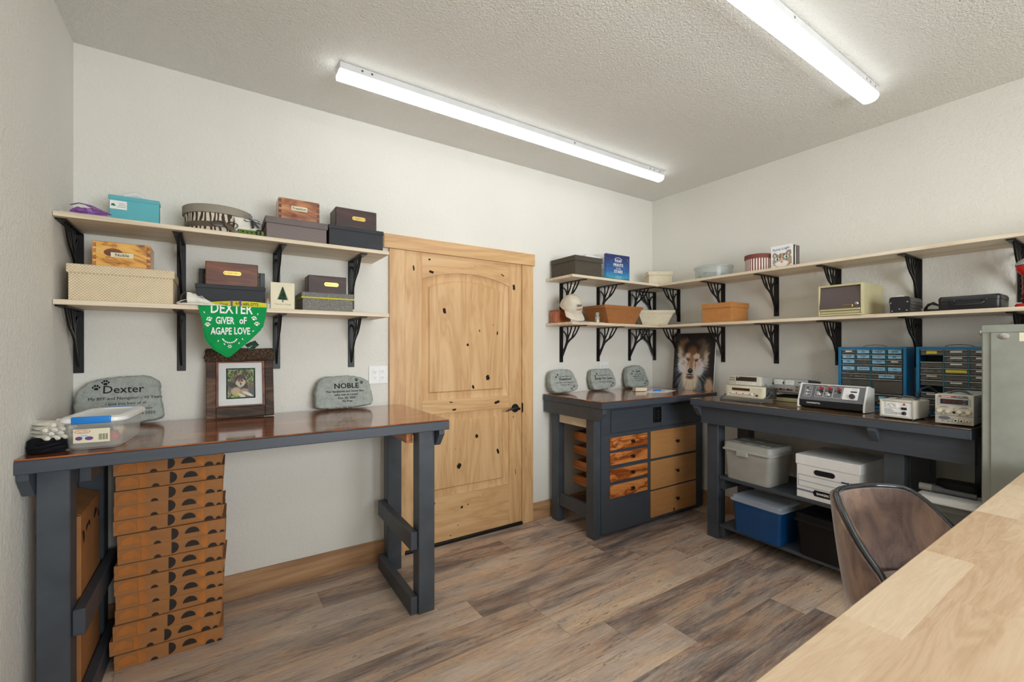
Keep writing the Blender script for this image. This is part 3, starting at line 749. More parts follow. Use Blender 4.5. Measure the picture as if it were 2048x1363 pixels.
# ------------------------------------------------------------ right workbench (faces -x)
RB_ROT = -PI/2 - math.radians(2.4)
def bench_right():
    t = thing('workbench', 'long charcoal workbench on the right wall with storage totes on its two lower shelves', 'workbench', (-.645, -.868, 0), RB_ROT)
    L, D = 1.500, .575      # local x along the bench, front y=0, wall at +y
    B().box(0, L, 0, D, ZB-.006, ZB, .002).obj('tabletop', 'varnished_top_dark', t)
    b = B(); b.box(0, L, .0, .04, ZB-.050, ZB-.0065, .002); b.box(0, L, .0405, D, ZB-.050, ZB-.0065, .002); b.obj('edge_board', 'charcoal_wood', t)
    b = B(); b.box(.050, L, .055, .092, .835, ZB-.051, .002); b.obj('apron', 'charcoal_wood', t)
    for x0, y0 in ((.076, .0925), (1.140, .0925), (.076, .47), (1.140, .47), (1.405, .47)):
        B().box(x0, x0+.088, y0, y0+.088, .0006, ZB-.051 if y0 > .2 else ZB-.051, .003).obj('leg', 'charcoal_paint', t)
    b = B(); b.box(.170, 1.139, .100, .540, .440, .460, .002); b.box(1.229, L, .100, .540, .440, .460, .002); b.obj('middle_shelf', 'charcoal_wood', t)
    b = B(); b.box(.170, 1.139, .100, .540, .092, .112, .002); b.box(1.229, L, .100, .540, .092, .112, .002); b.obj('bottom_shelf', 'charcoal_wood', t)
    for z0 in (.365, .018):
        B().box(.165, .200, .115, .535, z0, z0+.073, .002).obj('cleat', 'charcoal_paint', t)
    for x0 in (.022, 1.100):
        b = B(); b.prism([(.004, ZB-.051), (.004, ZB-.068), (.052, ZB-.128), (.0545, ZB-.128), (.0545, ZB-.051)], x0, x0+.036, 'yz'); b.obj('corbel', 'charcoal_paint', t)
    return t
bench_right()

# ------------------------------------------------------------ butcher block table in the foreground
t = thing('table', 'pale butcher block worktop in the right foreground, partly hiding the chair', 'table', (-3.15, -2.563, 0), 0)
B().box(0, 2.35, -.80, 0, .870, .910, .004).obj('tabletop', 'butcher_block', t)
for x0 in (.06, 2.21):
    for y0 in (-.76, -.14):
        B().box(x0, x0+.08, y0, y0+.08, .0006, .8695, .003).obj('leg', 'charcoal_paint', t)

# ------------------------------------------------------------ grey metal cabinet at the right edge
t = thing('metal_cabinet', 'tall grey-green metal cabinet at the right edge of the photo', 'cabinet', (-.73, -2.402, 0), -PI/2)
b = B(); b.box(.001, .70, .002, .41, .0006, 1.488, .004); b.obj('body', 'grey_metal', t)
b = B(); b.box(.002, .699, -.003, .0015, 1.455, 1.486, .002); b.obj('top_rim', 'grey_metal', t)
b = B(); b.box(.030, .670, -.0035, .0015, .03, 1.4535, .0015); b.obj('side_panel', 'grey_metal', t)
b = B(); b.lathe([(.0135, 0), (.013, -.004), (.008, -.006), (.003, -.0065)], (.072, -.0036, 1.437), axis='y', n=20, sx=1.2); b.obj('cap_button', 'silver', t)
b = B(); b.box(.115, .17, -.0042, -.0036, 1.415, 1.452, 0); b.obj('tape', 'paper_cream', t)
b = B(); b.lathe([(.006, 0), (.012, .0), (.012, -.006), (.007, -.010)], (.0, 0, 0), axis='x', n=16); b.obj('latch', 'silver', t, loc=(.0005, .02, 1.455))

# ------------------------------------------------------------ tub chair
def chair():
    th = 1.25
    t = thing('tub_chair', 'brown suede tub chair with a glossy dark trim rim, tucked under the pale worktop', 'chair', (-1.521, -2.45, 0), th - PI/2)
    # local frame: back towards +y
    RA, RBx, PE, F0 = .321, .280, 1.95, .58
    ZT, ZLo = .818, .50
    n = 48
    def rim(ph):
        s = min(1, max(0, (abs(ph)-F0)/(1.72-F0))); z = ZT-(ZT-ZLo-.10)*(s*s*(3-2*s))
        if abs(ph) > 1.45: z -= (abs(ph)-1.45)*.24
        return z
    def plan(ph, k=1.0):
        v = math.copysign(abs(math.sin(ph))**.8, math.sin(ph)); return RBx*v*k, RA*math.cos(ph)*k
    outer, inner = [], []
    lv = 9
    phs = [-PE + 2*PE*i/n for i in range(n+1)]
    def shell(off):
        rows = []
        for j in range(lv+1):
            f = j/lv; row = []
            for ph in phs:
                zr = rim(ph); zb = .415; z = zb + (zr-zb)*f
                k = .80 + .20*((z-zb)/(ZT-zb))**.6 - off
                if f < .08: k -= .03
                x, y = plan(ph, k); row.append((x, y, z))
            rows.append(row)
        return rows
    o, i_ = shell(0), shell(.13)
    b = B(); rings = []
    for a in range(n+1):
        rings.append([r[a] for r in o] + [r[a] for r in i_][::-1])
    b.loft(rings, closed=True)
    b.obj('backrest_shell', 'brown_suede', t)
    b = B(); b.tube([(plan(ph, .935*(.80+.20*((rim(ph)-.415)/(ZT-.415))**.6)/1.0)[0], plan(ph, .935*(.80+.20*((rim(ph)-.415)/(ZT-.415))**.6))[1], rim(ph)+.004) for ph in phs] , .0115, 12)
    for sgn in (-1, 1):
        ph = sgn*PE; k = lambda z: .935*(.80+.20*((z-.415)/(ZT-.415))**.6)
        zs = [rim(ph)+.002, .50, .46, .43]; b.tube([(plan(ph, k(z))[0], plan(ph, k(z))[1]-.010, z) for z in zs], .012, 10)
    b.obj('rim_trim', 'chair_trim', t)
    b = B()
    ring = lambda k, z, dy=0: [(.215*k*math.copysign(abs(math.cos(q))**.8, math.cos(q)), .215*k*math.copysign(abs(math.sin(q))**.8, math.sin(q))*1.1-.03+dy, z) for q in [2*PI*i/32 for i in range(32)]]
    b.loft([ring(.80, .43), ring(.97, .45), ring(1.0, .49), ring(.96, .525), ring(.6, .54)]); b.obj('seat_cushion', 'brown_suede', t)
    b = B(); b.loft([[(1.06*x, 1.0*y+.0, z) for x, y, z in ring(.98, .392)], [(1.1*x, 1.06*y, z) for x, y, z in ring(1, .412)]]); b.obj('base_trim', 'chair_trim', t)
    b = B(); b.cyl((0, -.03, .07), (0, -.03, .391), .028, n=20); b.obj('pedestal', 'chair_trim', t)
    for k in range(5):
        a = 2*PI*k/5+.3; b = B(); b.tube([(0, -.03, .085), (.26*math.cos(a), -.03+.26*math.sin(a), .055)], [.022, .014], 10)
        b.lathe([(.0, 0), (.022, .006), (.026, .022), (.020, .044), (0, .05)], (.26*math.cos(a), -.03+.26*math.sin(a), .0006), n=16)
        b.obj('leg', 'black_plastic', t)
chair()
# ------------------------------------------------------------ boxes and keepsakes (local: x centred, front at y=0, depth towards +y)
def lidded(label, cat, name, x0, x1, yf, d, z, h, lid_h, body_mat, lid_mat, over=.005, rz=0, group=None, extra=None):
    w = x1-x0
    t = thing(name, label, cat, ((x0+x1)/2, yf, z), rz, group)
    b = B(); b.box(-w/2+over, w/2-over, over, d-over, .0006, h-.004, .002); b.obj('box_body', body_mat, t)
    b = B(); b.box(-w/2, w/2, 0, d, h-lid_h, h, .003); b.obj('lid', lid_mat, t)
    return t
def plate(t, x, z, w, h, y, txt, mat='brass', ts=None):
    b = B(); n = 8; pts = []
    for s, a0 in ((1, -PI/2), (-1, PI/2)):
        for i in range(n+1):
            a = a0 + PI*i/n; pts.append((x + s*(w/2-h/2) + h/2*math.cos(a), z + h/2*math.sin(a)))
    b.prism(pts, y-.0015, y-.0002)
    for s in (-1, 1): b.disc(x+s*(w/2-h*.35), z, h*.12, h*.12, y-.0017, n=8, mi=1)
    b.text(txt, h*.62, x, z-h*.22, y-.0017, mi=1, sx=1.15)
    return b.obj('name_plate', [mat, 'ink_grey'], t)
def urn(label, x0, x1, yf, d, z, h, mat, rz=0, dovetail=None, group='keepsake boxes with brass plates'):
    w = x1-x0; t = thing('keepsake_box', label, 'box', ((x0+x1)/2, yf, z), rz, group)
    b = B(); b.box(-w/2, w/2, 0, d, .0006, h, .003)
    if dovetail:
        for s in (-1, 1):
            for k in range(4):
                zc = h*(.14+.24*k); b.poly([(s*w/2-s*.0005, -.0004, zc-.007), (s*(w/2-.014), -.0004, zc-.010), (s*(w/2-.014), -.0004, zc+.010), (s*w/2-s*.0005, -.0004, zc+.007)][::s], 1)
    b.obj('box_body', [mat, dovetail or mat], t)
    return t
# upper left shelf
ZS = ZU1 + .0004
t = thing('gift_bag', 'crumpled purple mesh gift bag at the left end of the upper left shelf', 'bag', (-4.055, -.27, ZS+.012), -.05)
b = B(); rings = []
for i in range(15):
    u = i/14; x = -.060+.132*u; r = .0135*math.sin(PI*min(1, u*1.05+.02))**.5*(1-.45*u)+.002
    rings.append([(x, 1.8*r*math.cos(q)*(1+.25*math.sin(3*q+i)), max(-.0005, r*1.1+ r*1.25*math.sin(q)*(1+.2*math.sin(5*q+2*i)))) for q in [2*PI*k/14 for k in range(14)]])
b.loft(rings); b.jitter(.006, 3, 45); b.obj('pouch', 'purple_mesh', t)
b = B(); b.tube([(-.05, -.035, .028), (-.02, -.048, .036), (.02, -.050, .030), (.06, -.045, .012), (.08, -.03, .006), (.06, -.02, .010), (.0, -.035, .034)], .0025, 6); b.obj('drawstring', 'purple_mesh', t)
b = B(); b.loft([[(x, y, .0008+z) for x, y in ((-.085, -.055), (.075, -.05), (.08, .09), (-.08, .09))] for z in (0, .010)]); b.jitter(.003, 5, 30)
tag(b.obj('plastic_sheet', 'sheet_plastic', loc=(-4.055, -.25, ZS)), 'clear flat plastic sleeve under the purple mesh bag', 'plastic sleeve')

t = lidded('teal gift box with a white sticker, on the upper left shelf', 'box', 'gift_box', -4.002, -3.818, -.200, .055, ZS, .135, .020, 'card_teal', 'card_teal', .002)
b = B(); b.box(-.087, -.027, -.0008, .0014, .071, .110, .0004)
for k, (dx, wd) in enumerate(((0, .030), (.004, .026), (.006, .022))): b.box(-.060+dx, -.060+dx+wd, -.0011, -.0008, .081+.008*k, .0825+.008*k, 0, 1)
b.disc(-.076, .090, .007, .005, -.0012, rot=.6, mi=2); b.disc(-.070, .087, .004, .003, -.0013, rot=.2, mi=2)
b.obj('sticker', ['paper_white', 'ink_grey', 'green_plastic'], t)
b = B(); b.tube([(-.045, .02, .1355), (-.03, .03, .150), (.0, .03, .158), (.028, .03, .151), (.045, .02, .1355)], [.006, .010, .012, .010, .006], 10); b.jitter(.004, 2, 60)
tag(b.obj('tissue_paper', 'sheet_plastic', loc=(-3.910, -.195, ZS+.0006)), 'crumpled translucent tissue on top of the teal gift box', 'tissue paper')

# zebra hat box
t = thing('hat_box', 'round zebra-striped hat box with a linen grey lid and a brown bow', 'box', (-3.583, -.165, ZS))
b = B(); b.lathe([(.001, .0008), (.140, .0008), (.1425, .004), (.1425, .090), (.001, .090)], n=64, cap=False); b.obj('box_body', 'zebra_cloth', t)
b = B(); b.lathe([(.001, .130), (.148, .130), (.1505, .1275), (.1505, .0905), (.1435, .0905)], n=64, cap=False); b.obj('lid', 'card_grey_linen', t)
b = B(); b.lathe([(.1438, .022), (.1445, .024), (.1445, .046), (.1438, .048)], n=64, cap=False); b.obj('band', 'satin_brown', t)
b = B()
def bowloop(b, cx, y, cz, s, L, H, th=.001, w=.020):
    pts = []
    for i in range(13):
        a = -PI*.9 + 2*PI*.9*i/12; pts.append((cx + s*(L/2 + L/2*math.cos(a+PI)*-1 - 0), cz + H*math.sin(a)*.5))
    rings = [[(p[0], y-w/2+.004*math.sin(i), p[1]), (p[0], y+w/2, p[1]), (p[0]+.0012, y+w/2, p[1]+.0012), (p[0]+.0012, y-w/2+.004*math.sin(i), p[1]+.0012)] for i, p in enumerate(pts)]
    b.loft(rings); return b
yb = -.158
bowloop(b, .030, yb, .035, -1, .060, .026); bowloop(b, .030, yb, .035, 1, .050, .030)
b.lathe([(0, -.008), (.009, -.004), (.010, .004), (0, .008)], (.030, yb-.004, .034), n=12, axis='x')
b.loft([[(.034+.05*u, yb-.004-.008*math.sin(3*u), .030-.040*u-.010*u*u-.011), (.034+.05*u+.004, yb-.004-.008*math.sin(3*u), .030-.040*u+.010), (.034+.05*u+.004, yb-.002-.008*math.sin(3*u), .030-.040*u+.010), (.034+.05*u, yb-.002-.008*math.sin(3*u), .030-.040*u-.010*u*u-.011)] for u in [i/7 for i in range(8)]])
b.obj('bow', 'satin_brown', t)
# folded white cloth with a black ribbon leaning on the hat box
t = thing('folded_cloth', 'folded white cloth tied with a black ribbon, leaning on the zebra hat box', 'cloth', (-3.468, -.308, ZS), .15)
b = B(); b.loft([[(x, y, z) for x, y in ((-.050, .0), (.048, -.005), (.050, .030), (-.045, .034))] for z, in ((.0008,), (.03,), (.06,), (.082,))]); b.sub(1); b.jitter(.006, 9, 28); b.obj('cloth', 'cloth_white', t)
b = B()
for s in (-1, 1): bowloop(b, .02, -.018, .070, s, .034, .014, w=.010)
for dx, dz in ((.03, -.034), (.005, -.040), (-.012, .030), (.038, -.014)):
    b.loft([[(.02+dx*u-.005, -.020-.006*u, .070+dz*u), (.02+dx*u+.006, -.022-.006*u, .070+dz*u+.003), (.02+dx*u+.006, -.021-.006*u, .070+dz*u+.003), (.02+dx*u-.005, -.019-.006*u, .070+dz*u)] for u in (0, .4, .8, 1)])
b.obj('ribbon', 'satin_black', t)
# green dog collar
t = thing('dog_collar', 'olive green dog collar with black paw prints and a buckle, before the striped box', 'collar', (-3.452, -.318, ZS), -.02)
b = B(); P = [(-.080, .012), (-.04, .0), (.0, -.003), (.04, .0), (.06, .008)]
b.loft([[(x, y, .001), (x, y, .024), (x, y+.003, .024), (x, y+.003, .001)] for x, y in P]); 
for i in range(7): b.paw(-.068+.019*i, .0125, .0062, (.0115 if i == 0 else .0055 if i == 1 else -.0015 if i < 5 else -.0015)-.0028, mi=1)
b.obj('strap', ['strap_olive', 'ink_black'], t)
b = B(); b.box(.028, .032, -.010, .004, .0008, .029, .001); b.box(.046, .050, -.010, .004, .0008, .029, .001); b.box(.0322, .0458, -.010, .004, .0008, .005, .001); b.box(.0322, .0458, -.010, .004, .0246, .029, .001)
b.obj('buckle', 'black_plastic', t)

t = lidded('taupe lidded box with fine horizontal stripes, under the box marked Freedom', 'box', 'storage_box', -3.384, -3.0815, -.305, .235, ZS, .1145, .034, 'taupe_stripes', 'card_taupe', .006)
t = urn('cedar box with a paper label reading Freedom, on the striped taupe box', -3.319, -3.117, -.262, .130, ZS+.1148, .1185, 'cedar_box_wood', dovetail='walnut_box_wood')
b = B(); b.box(-.039, .039, -.0012, -.0002, .058, .082, .0003); b.text('Freedom', .0185, 0, .0645, -.0014, mi=1, bold=.0002, sx=1.0); b.obj('name_label', ['paper_cream', 'ink_black'], t)
b = B(); b.disc(-.028, .030, .026, .014, -.0005, rot=-.2); b.disc(-.026, .030, .014, .008, -.0008, mi=1); b.obj('wood_knot', ['orange_wood', 'walnut_box_wood'], t)
t = lidded('matte dark grey lidded box at the right end of the upper left shelf', 'box', 'storage_box', -3.0785, -2.772, -.305, .245, ZS, .1175, .022, 'card_dark_grey', 'card_dark_grey', .004)
t = urn('dark brown box with a brass plate on the grey box nearest the door', -3.030, -2.799, -.252, .150, ZS+.1178, .1185, 'mahogany_box_wood')
plate(t, .013, .066, .076, .022, 0, 'SPIRIT')

# lower left shelf
ZQ = ZL1 + .0004
t = lidded('large cream palm-woven box with lid at the left end of the lower left shelf', 'box', 'woven_box', -4.118, -3.754, -.315, .290, ZQ, .1545, .038, 'palm_weave', 'palm_weave', .006)
t = urn('yellow spalted pine box labelled Noble, on the large cream woven box', -4.048, -3.847, -.252, .150, ZQ+.1548, .1165, 'spalted_pine', dovetail='cedar_box_wood')
b = B(); b.box(-.038, .040, -.0012, -.0002, .050, .071, .0003); b.text('Noble', .0185, .001, .0545, -.0014, mi=1, bold=.0002, sx=1.05); b.obj('name_label', ['paper_cream', 'ink_black'], t)
b = B(); b.disc(-.030, .070, .032, .018, -.00045, rot=.05); b.obj('wood_knot', ['walnut_box_wood'], t)
t = thing('picture_frame', 'empty black frame standing behind the dark box pile on the lower left shelf', 'frame', (-3.517, -.075, ZQ), 0)
b = B()
for a in ((-.150, -.126, .001, .212), (.126, .150, .001, .212), (-.1255, .1255, .001, .025), (-.1255, .1255, .188, .212)): b.box(a[0], a[1], 0, .018, a[2], a[3], .002)
b.obj('frame', 'black_plastic', t); 
t = lidded('black lidded box under the walnut brass-plated box, behind the yellow strap', 'box', 'storage_box', -3.678, -3.379, -.268, .185, ZQ, .1115, .021, 'card_dark_grey', 'card_dark_grey', .004)
t = urn('walnut brown box with a brass plate, stacked on the black box behind the bandana', -3.638, -3.410, -.222, .125, ZQ+.1118, .1195, 'walnut_box_wood')
plate(t, .0, .066, .078, .020, 0, 'DEXTER')
t = urn('dark mahogany box with a brass plate, on the gold-flecked grey box', -3.1655, -2.960, -.205, .120, ZQ+.1005, .1065, 'mahogany_box_wood')
plate(t, .02, .060, .078, .022, 0, 'BEAUTY')
t = lidded('grey box flecked with gold dots and a yellow ribbon band, lower left shelf', 'box', 'storage_box', -3.2135, -2.9425, -.305, .235, ZQ, .1002, .030, 'gold_speckle_card', 'gold_speckle_card', .005)
b = B(); b.box(-.1368, .1368, -.0012, .236, .0665, .0735, .0005); b.obj('ribbon_band', 'strap_yellow', t)
t = thing('greeting_card', 'cream folded card printed with a green tree, standing on the lower left shelf', 'card', (-3.302, -.290, ZQ), .03)
b = B(); b.box(-.0565, .0565, 0, .0012, .0008, .140, .0003, 0)
pts = []; 
for i in range(9):
    zz = .050+.0075*i; wd = .030*(1-i/9.5); pts.append((wd, zz)); pts.append((wd*.62, zz+.005))
b.poly([(x, -.0004, z) for x, z in pts] + [(0, -.0004, .120)] + [(-x, -.0004, z+.001) for x, z in pts[::-1]], 1)
b.box(-.003, .003, -.0005, -.0001, .038, .051, 0, 2); b.text('Trees for a Change', .0100, 0, .024, -.0003, mi=2, shear=.2)
b.obj('front_page', ['paper_cream', 'cloth_pattern_dark', 'ink_grey'], t); B().box(-.0565, .0565, .022, .0232, .0008, .139, .0003).obj('back_page', 'paper_cream', t, rot=(.0, 0, 0))
t = thing('glass_vial', 'tiny corked glass vial beside the tree card', 'bottle', (-3.372, -.300, ZQ), 0)
b = B(); b.lathe([(.001, .0008), (.010, .0008), (.011, .003), (.011, .030), (.007, .037), (.007, .043)], n=20, cap=False); b.obj('bottle', 'clear_plastic', t)
b = B(); b.lathe([(0, .036), (.0066, .036), (.0075, .052), (0, .052)], n=16); b.obj('stopper', 'cork', t)
b = B(); b.lathe([(0, .002), (.0095, .002), (.0095, .024), (0, .026)], n=16); b.obj('filling', 'cloth_white', t)
# white net pouch with cord and the brown cord loop
t = thing('net_pouch', 'white mesh pouch with a white drawstring, draped on the lower left shelf edge', 'bag', (-3.655, -.300, ZQ), 0)
b = B(); rings = []
for i in range(12):
    u = i/11; rings.append([(-.050+.105*u, .028*math.cos(q)-.01, max(.0006, (.034*(1-.9*u)+.004)*(.9+math.sin(q))*(.9+.1*math.sin(3*q+i)))) for q in [2*PI*k/12 for k in range(12)]])
b.loft(rings); b.jitter(.004, 12, 50); b.obj('pouch', 'cloth_white', t)
b = B(); b.tube([(.05, -.036, .004), (-.02, -.040, .005), (-.075, -.036, .003), (-.092, -.02, .006), (-.075, 0, .020), (-.045, .0, .030), (-.012, -.012, .040), (.006, -.025, .035), (.008, -.034, .018), (.0, -.037, .010)], .0018, 8)
b.tube([(-.01, -.012, .041), (.005, -.02, .044), (.014, -.028, .034), (.010, -.035, .018)], .0016, 8)
b.tube([(-.085, -.038, .0035), (0, -.048, .0035), (.10, -.044, .0035)], [.003, .005, .002], 8); b.obj('drawstring', 'cloth_white', t)
b = B(); b.tube([(-3.700, -.20, ZQ+.075), (-3.715, -.215, ZQ+.072), (-3.732, -.225, ZQ+.055), (-3.735, -.228, ZQ+.030), (-3.730, -.24, ZQ+.012), (-3.722, -.25, ZQ+.004)], .0028, 8)
tag(b.obj('leather_cord', 'satin_brown'), 'thin brown leather cord curling beside the cream woven box', 'cord')
# yellow strap with the phone number
t = thing('dog_collar', 'yellow dog collar printed with a phone number, laid on the shelf above the bandana', 'collar', (-3.500, -.322, ZQ), 0)
def arc(u): return (u, -.006+.16*u*u*3 if abs(u) < .1 else -.006+.0048+(abs(u)-.1)*.12)
P = [(-.115+.235*i/16) for i in range(17)]
yy = lambda x: -.012 + .9*x*x
zt = lambda x: .0285 - .5*x*x + .03*x
b = B(); b.loft([[(x, yy(x), .002), (x, yy(x), zt(x)), (x, yy(x)+.003, zt(x)), (x, yy(x)+.003, .002)] for x in P])
b.text('970-685-2772', .019, .035, .0085, 0, mi=1, sx=.93, bold=.0002, tf=lambda x, z: (x, yy(x)-.0007, z))
b.text('Dext', .016, -.062, .006, 0, mi=1, sx=1.0, tf=lambda x, z: (x, yy(x)-.0007, z))
b.obj('strap', ['strap_yellow', 'ink_black'], t)
for x in (-.030, .006): B().box(x-.004, x+.004, yy(x)-.0016, yy(x)+.0045, .0012, .0315, .0006).obj('keeper', 'strap_purple', t)
# green bandana hanging over the shelf edge
t = thing('bandana', 'green dog bandana lettered Giver of Agape Love, hanging off the lower left shelf', 'bandana', (0, 0, 0))
LP = [(1.6045, -3.668), (1.52, -3.650), (1.43, -3.629), (1.385, -3.598), (1.3462, -3.5405)]
RP = [(1.6045, -3.3775), (1.55, -3.384), (1.492, -3.396), (1.43, -3.452), (1.3462, -3.5405)]
def pw(P, z):
    for (z0, x0), (z1, x1) in zip(P, P[1:]):
        if z <= z0 and z >= z1: return x0+(x1-x0)*(z0-z)/(z0-z1)
    return P[0][1]
def yband(x, z): return -.3415 - .006*min(1, (1.6-z)*12 if z < 1.6 else 0) - .0022*math.sin(55*x+9*z)*(1.6-z)*5
def cloth(dz, dy, yoff):
    rows = []
    nr, nc = 30, 30
    for j in range(nr+1):
        z = 1.590-(1.590-1.3462)*j/nr; r = []
        for i in range(nc+1):
            x = pw(LP, z)+(pw(RP, z)-pw(LP, z))*i/nc; r.append((x, yband(x, z)+yoff, z-dz))
        rows.append(r)
    return rows
b = B(); rows = cloth(0, 0, 0)
top = [[(x*1.0, -.337+dy, ZQ+.0016+dz) for x, _, _ in rows[0]] for dy, dz in ((.07, 0), (.03, 0), (.002, 0.0004), (-.003, -.0005))]
b.loft(top+rows, closed=False, cap=False); b.obj('cloth', 'cloth_green', t)
b = B(); b.loft([[(x+(-.012 if i < 15 else .002)*(j/30), y+.0035, z+(-.004)) for i, (x, y, z) in enumerate(r)] for j, r in enumerate(rows) if j > 12], closed=False, cap=False); b.obj('under_layer', 'cloth_green', t)
b = B(); TF = lambda x, z: (x, yband(x, z)-.0012, z)
def tl(s, size, x, z, sx, clip=None, bold=.0011):
    b.text(s, size, x, z, 0, sx=sx, bold=bold, tf=TF, clip=clip)
tl('DEXTER', .072, -3.530, 1.554, .66, clip=1.589)
tl('GiVER', .047, -3.558, 1.503, .60); tl('oF', .047, -3.483, 1.505, .66)
tl('AGAPE', .047, -3.572, 1.452, .58); tl('LOVE', .047, -3.487, 1.454, .60)
for x, z, r, a in ((-3.620, 1.523, .013, .4), (-3.627, 1.497, .012, .0), (-3.436, 1.533, .013, -.3), (-3.424, 1.506, .013, 0)): b.paw(x, z, r, yband(x, z)-.0014, a)
for k in range(9):
    a = PI*(1.12+.76*k/8); x, z = -3.538+.030*math.cos(a), 1.438+.026*math.sin(a); b.disc(x, z, .0035, .0035, yband(x, z)-.0014)
for k in range(6):
    a = k*PI/3; x, z = -3.538+.006*math.cos(a), 1.394+.006*math.sin(a); b.disc(x, z, .0035, .0018, yband(x, z)-.0014, rot=a)
for x, z in ((-3.585, 1.42), (-3.56, 1.405), (-3.50, 1.41), (-3.485, 1.43), (-3.575, 1.56), (-3.64, 1.555), (-3.42, 1.555), (-3.60, 1.46), (-3.44, 1.47)): b.disc(x, z, .005, .0022, yband(x, z)-.0014, rot=x*40)
b.obj('printed_lettering', 'ink_white', t)
b = B(); b.loft([[(x, -.332, z), (x+.012, -.334, z-.016), (x+.012, -.3325, z-.016), (x, -.3305, z)] for x, z in ((-3.475, 1.402), (-3.455, 1.414), (-3.430, 1.424))]); b.loft([[(-3.462, -.333, 1.38), (-3.425, -.333, 1.412), (-3.412, -.333, 1.402), (-3.448, -.333, 1.371)], [(-3.462, -.3345, 1.38), (-3.425, -.3345, 1.412), (-3.412, -.3345, 1.402), (-3.448, -.3345, 1.371)]])
b.obj('patterned_tie', 'cloth_pattern_dark', t)

# ------------------------------------------------------------ memorial stones
def stone(label, outline, x, y, z, th, lean, rz, texts, paws, group=None, side=.018, name='memorial_stone', seed=1):
    """outline: (x,z) list, z from 0; front face towards -y, leaning back on the wall"""
    t = thing(name, label, 'memorial stone', (x, y, z+th*math.sin(lean)), rz, 'grey slate memorial stones', rx=-lean)
    # densify
    P = []; n = len(outline)
    for i in range(n):
        p0, p1 = Vector(outline[i]), Vector(outline[(i+1) % n]); k = max(2, int((p1-p0).length/.012))
        for j in range(k): P.append(p0.lerp(p1, j/k))
    for _ in range(2): P = [(P[i-1]+P[i]*2+P[(i+1) % len(P)])/4 for i in range(len(P))]
    c = sum(P, Vector((0, 0)))/len(P)
    random.seed(seed); jr = [random.uniform(-1, 1) for _ in P]
    def ring(off, yy, ja):
        out = []
        for i, p in enumerate(P):
            d = (p-c).normalized(); q = p - d*(off + ja*jr[i]); out.append((q.x, yy + ja*.6*jr[(i*7) % len(P)], max(0.0008, q.y)))
        return out
    b = B(); b.loft([ring(.012, th, .001), ring(.002, th-.006, .002), ring(0, th*.5, .003), ring(.003, .008, .003), ring(.009, .0015, .0015)], cap=False)
    f = ring(.0125, 0, .0008); b.poly(ring(.012, th, .001)[::-1])
    # front face: fan towards the centre with small relief
    rings = [f]
    for k in (.7, .4, .15): rings.append([(c.x+(x-c.x)*k, -.0006, c.y+(z-c.y)*k) for x, _, z in f])
    b.loft([ring(.009, .0015, .0015), *rings], cap=False); b.poly(rings[-1])
    bmesh.ops.remove_doubles(b.bm, verts=b.bm.verts, dist=.0002)
    b.obj('stone_body', 'memorial_stone_grey', t)
    b = B()
    for s, size, dx, dz, *o in texts: b.text(s, size, dx, dz, -.0022, bold=(o[1] if len(o) > 1 else 0), sx=(o[0] if o else 1))
    for dx, dz, r, a in paws: b.paw(dx, dz, r, -.0022, a)
    b.obj('engraved_text', 'engraving', t)
    return t
ZT_ = ZB + .0006
# Dexter (large, left), Noble
stone('large grey memorial stone engraved Dexter, leaning behind the clear plastic bin', [(-.170, .02), (-.176, .10), (-.172, .160), (-.135, .205), (-.10, .222), (.02, .236), (.085, .236), (.125, .220), (.140, .190), (.143, .12), (.160, .035), (.155, .016), (.06, .0), (-.08, .0), (-.15, .004)],
      -3.965, -.108, ZT_, .052, .20, .0,
      [('Dexter', .052, .0, .150, 1.0, .0003), ('My BFF and Navigator - 10 Years', .0195, .012, .118, 1.05), ('I love you best of all', .0185, .012, .092, 1.0), ('I am lost without you', .0185, .030, .066, 1.0), ('April 24 2023', .0185, .068, .042, 1.05)],
      [(-.098, .178, .016, 0), (-.066, .200, .016, 0)], seed=3)
stone('grey memorial stone engraved NOBLE, leaning on the wall beside the outlet', [(-.180, .020), (-.178, .08), (-.174, .135), (-.150, .175), (-.12, .196), (.02, .200), (.085, .192), (.130, .172), (.150, .150), (.158, .08), (.164, .030), (.150, .012), (.02, .0), (-.10, .002), (-.165, .004)],
      -2.935, -.112, ZT_, .055, .22, .0,
      [('NOBLE', .043, .004, .120, 1.08, .0007), ('The Handsome and Sweet Boy', .0168, -.006, .096, 1.06, .0003), ('who was so Loved', .0168, .0, .076, 1.06, .0003), ('Dec. 30, 2020', .0168, .002, .056, 1.06, .0003), ('Fly Free', .0168, .005, .036, 1.06, .0003)],
      [(.064, .168, .012, 0), (.094, .152, .012, 0)], seed=5)
SM = [(-.12, .02), (-.128, .08), (-.122, .14), (-.105, .168), (.0, .180), (.065, .176), (.095, .150), (.118, .085), (.130, .045), (.120, .018), (.04, .002), (-.08, .0)]
stone('grey memorial stone engraved Freedom, leftmost on the corner workbench', [(x*1.08, z*1.08) for x, z in SM], -1.225, -.130, ZT_, .060, .2, -.10,
      [('In Loving Memory of', .0155, .008, .128, 1.0), ('Freedom', .032, .008, .100, 1.0, .0005), ('Our Sweet and Happy Girl', .0155, .0, .078, 1.05), ('March 2, 2021', .0155, .004, .058, 1.05)],
      [(-.080, .128, .010, -.2), (-.064, .146, .010, -.2), (.062, .028, .010, -.2), (.084, .046, .010, -.2)], seed=8)
SM2 = [(-.12, .035), (-.128, .09), (-.118, .15), (-.10, .168), (-.02, .172), (.02, .166), (.07, .176), (.105, .150), (.125, .085), (.130, .050), (.118, .026), (.04, .004), (-.05, .0), (-.10, .0)]
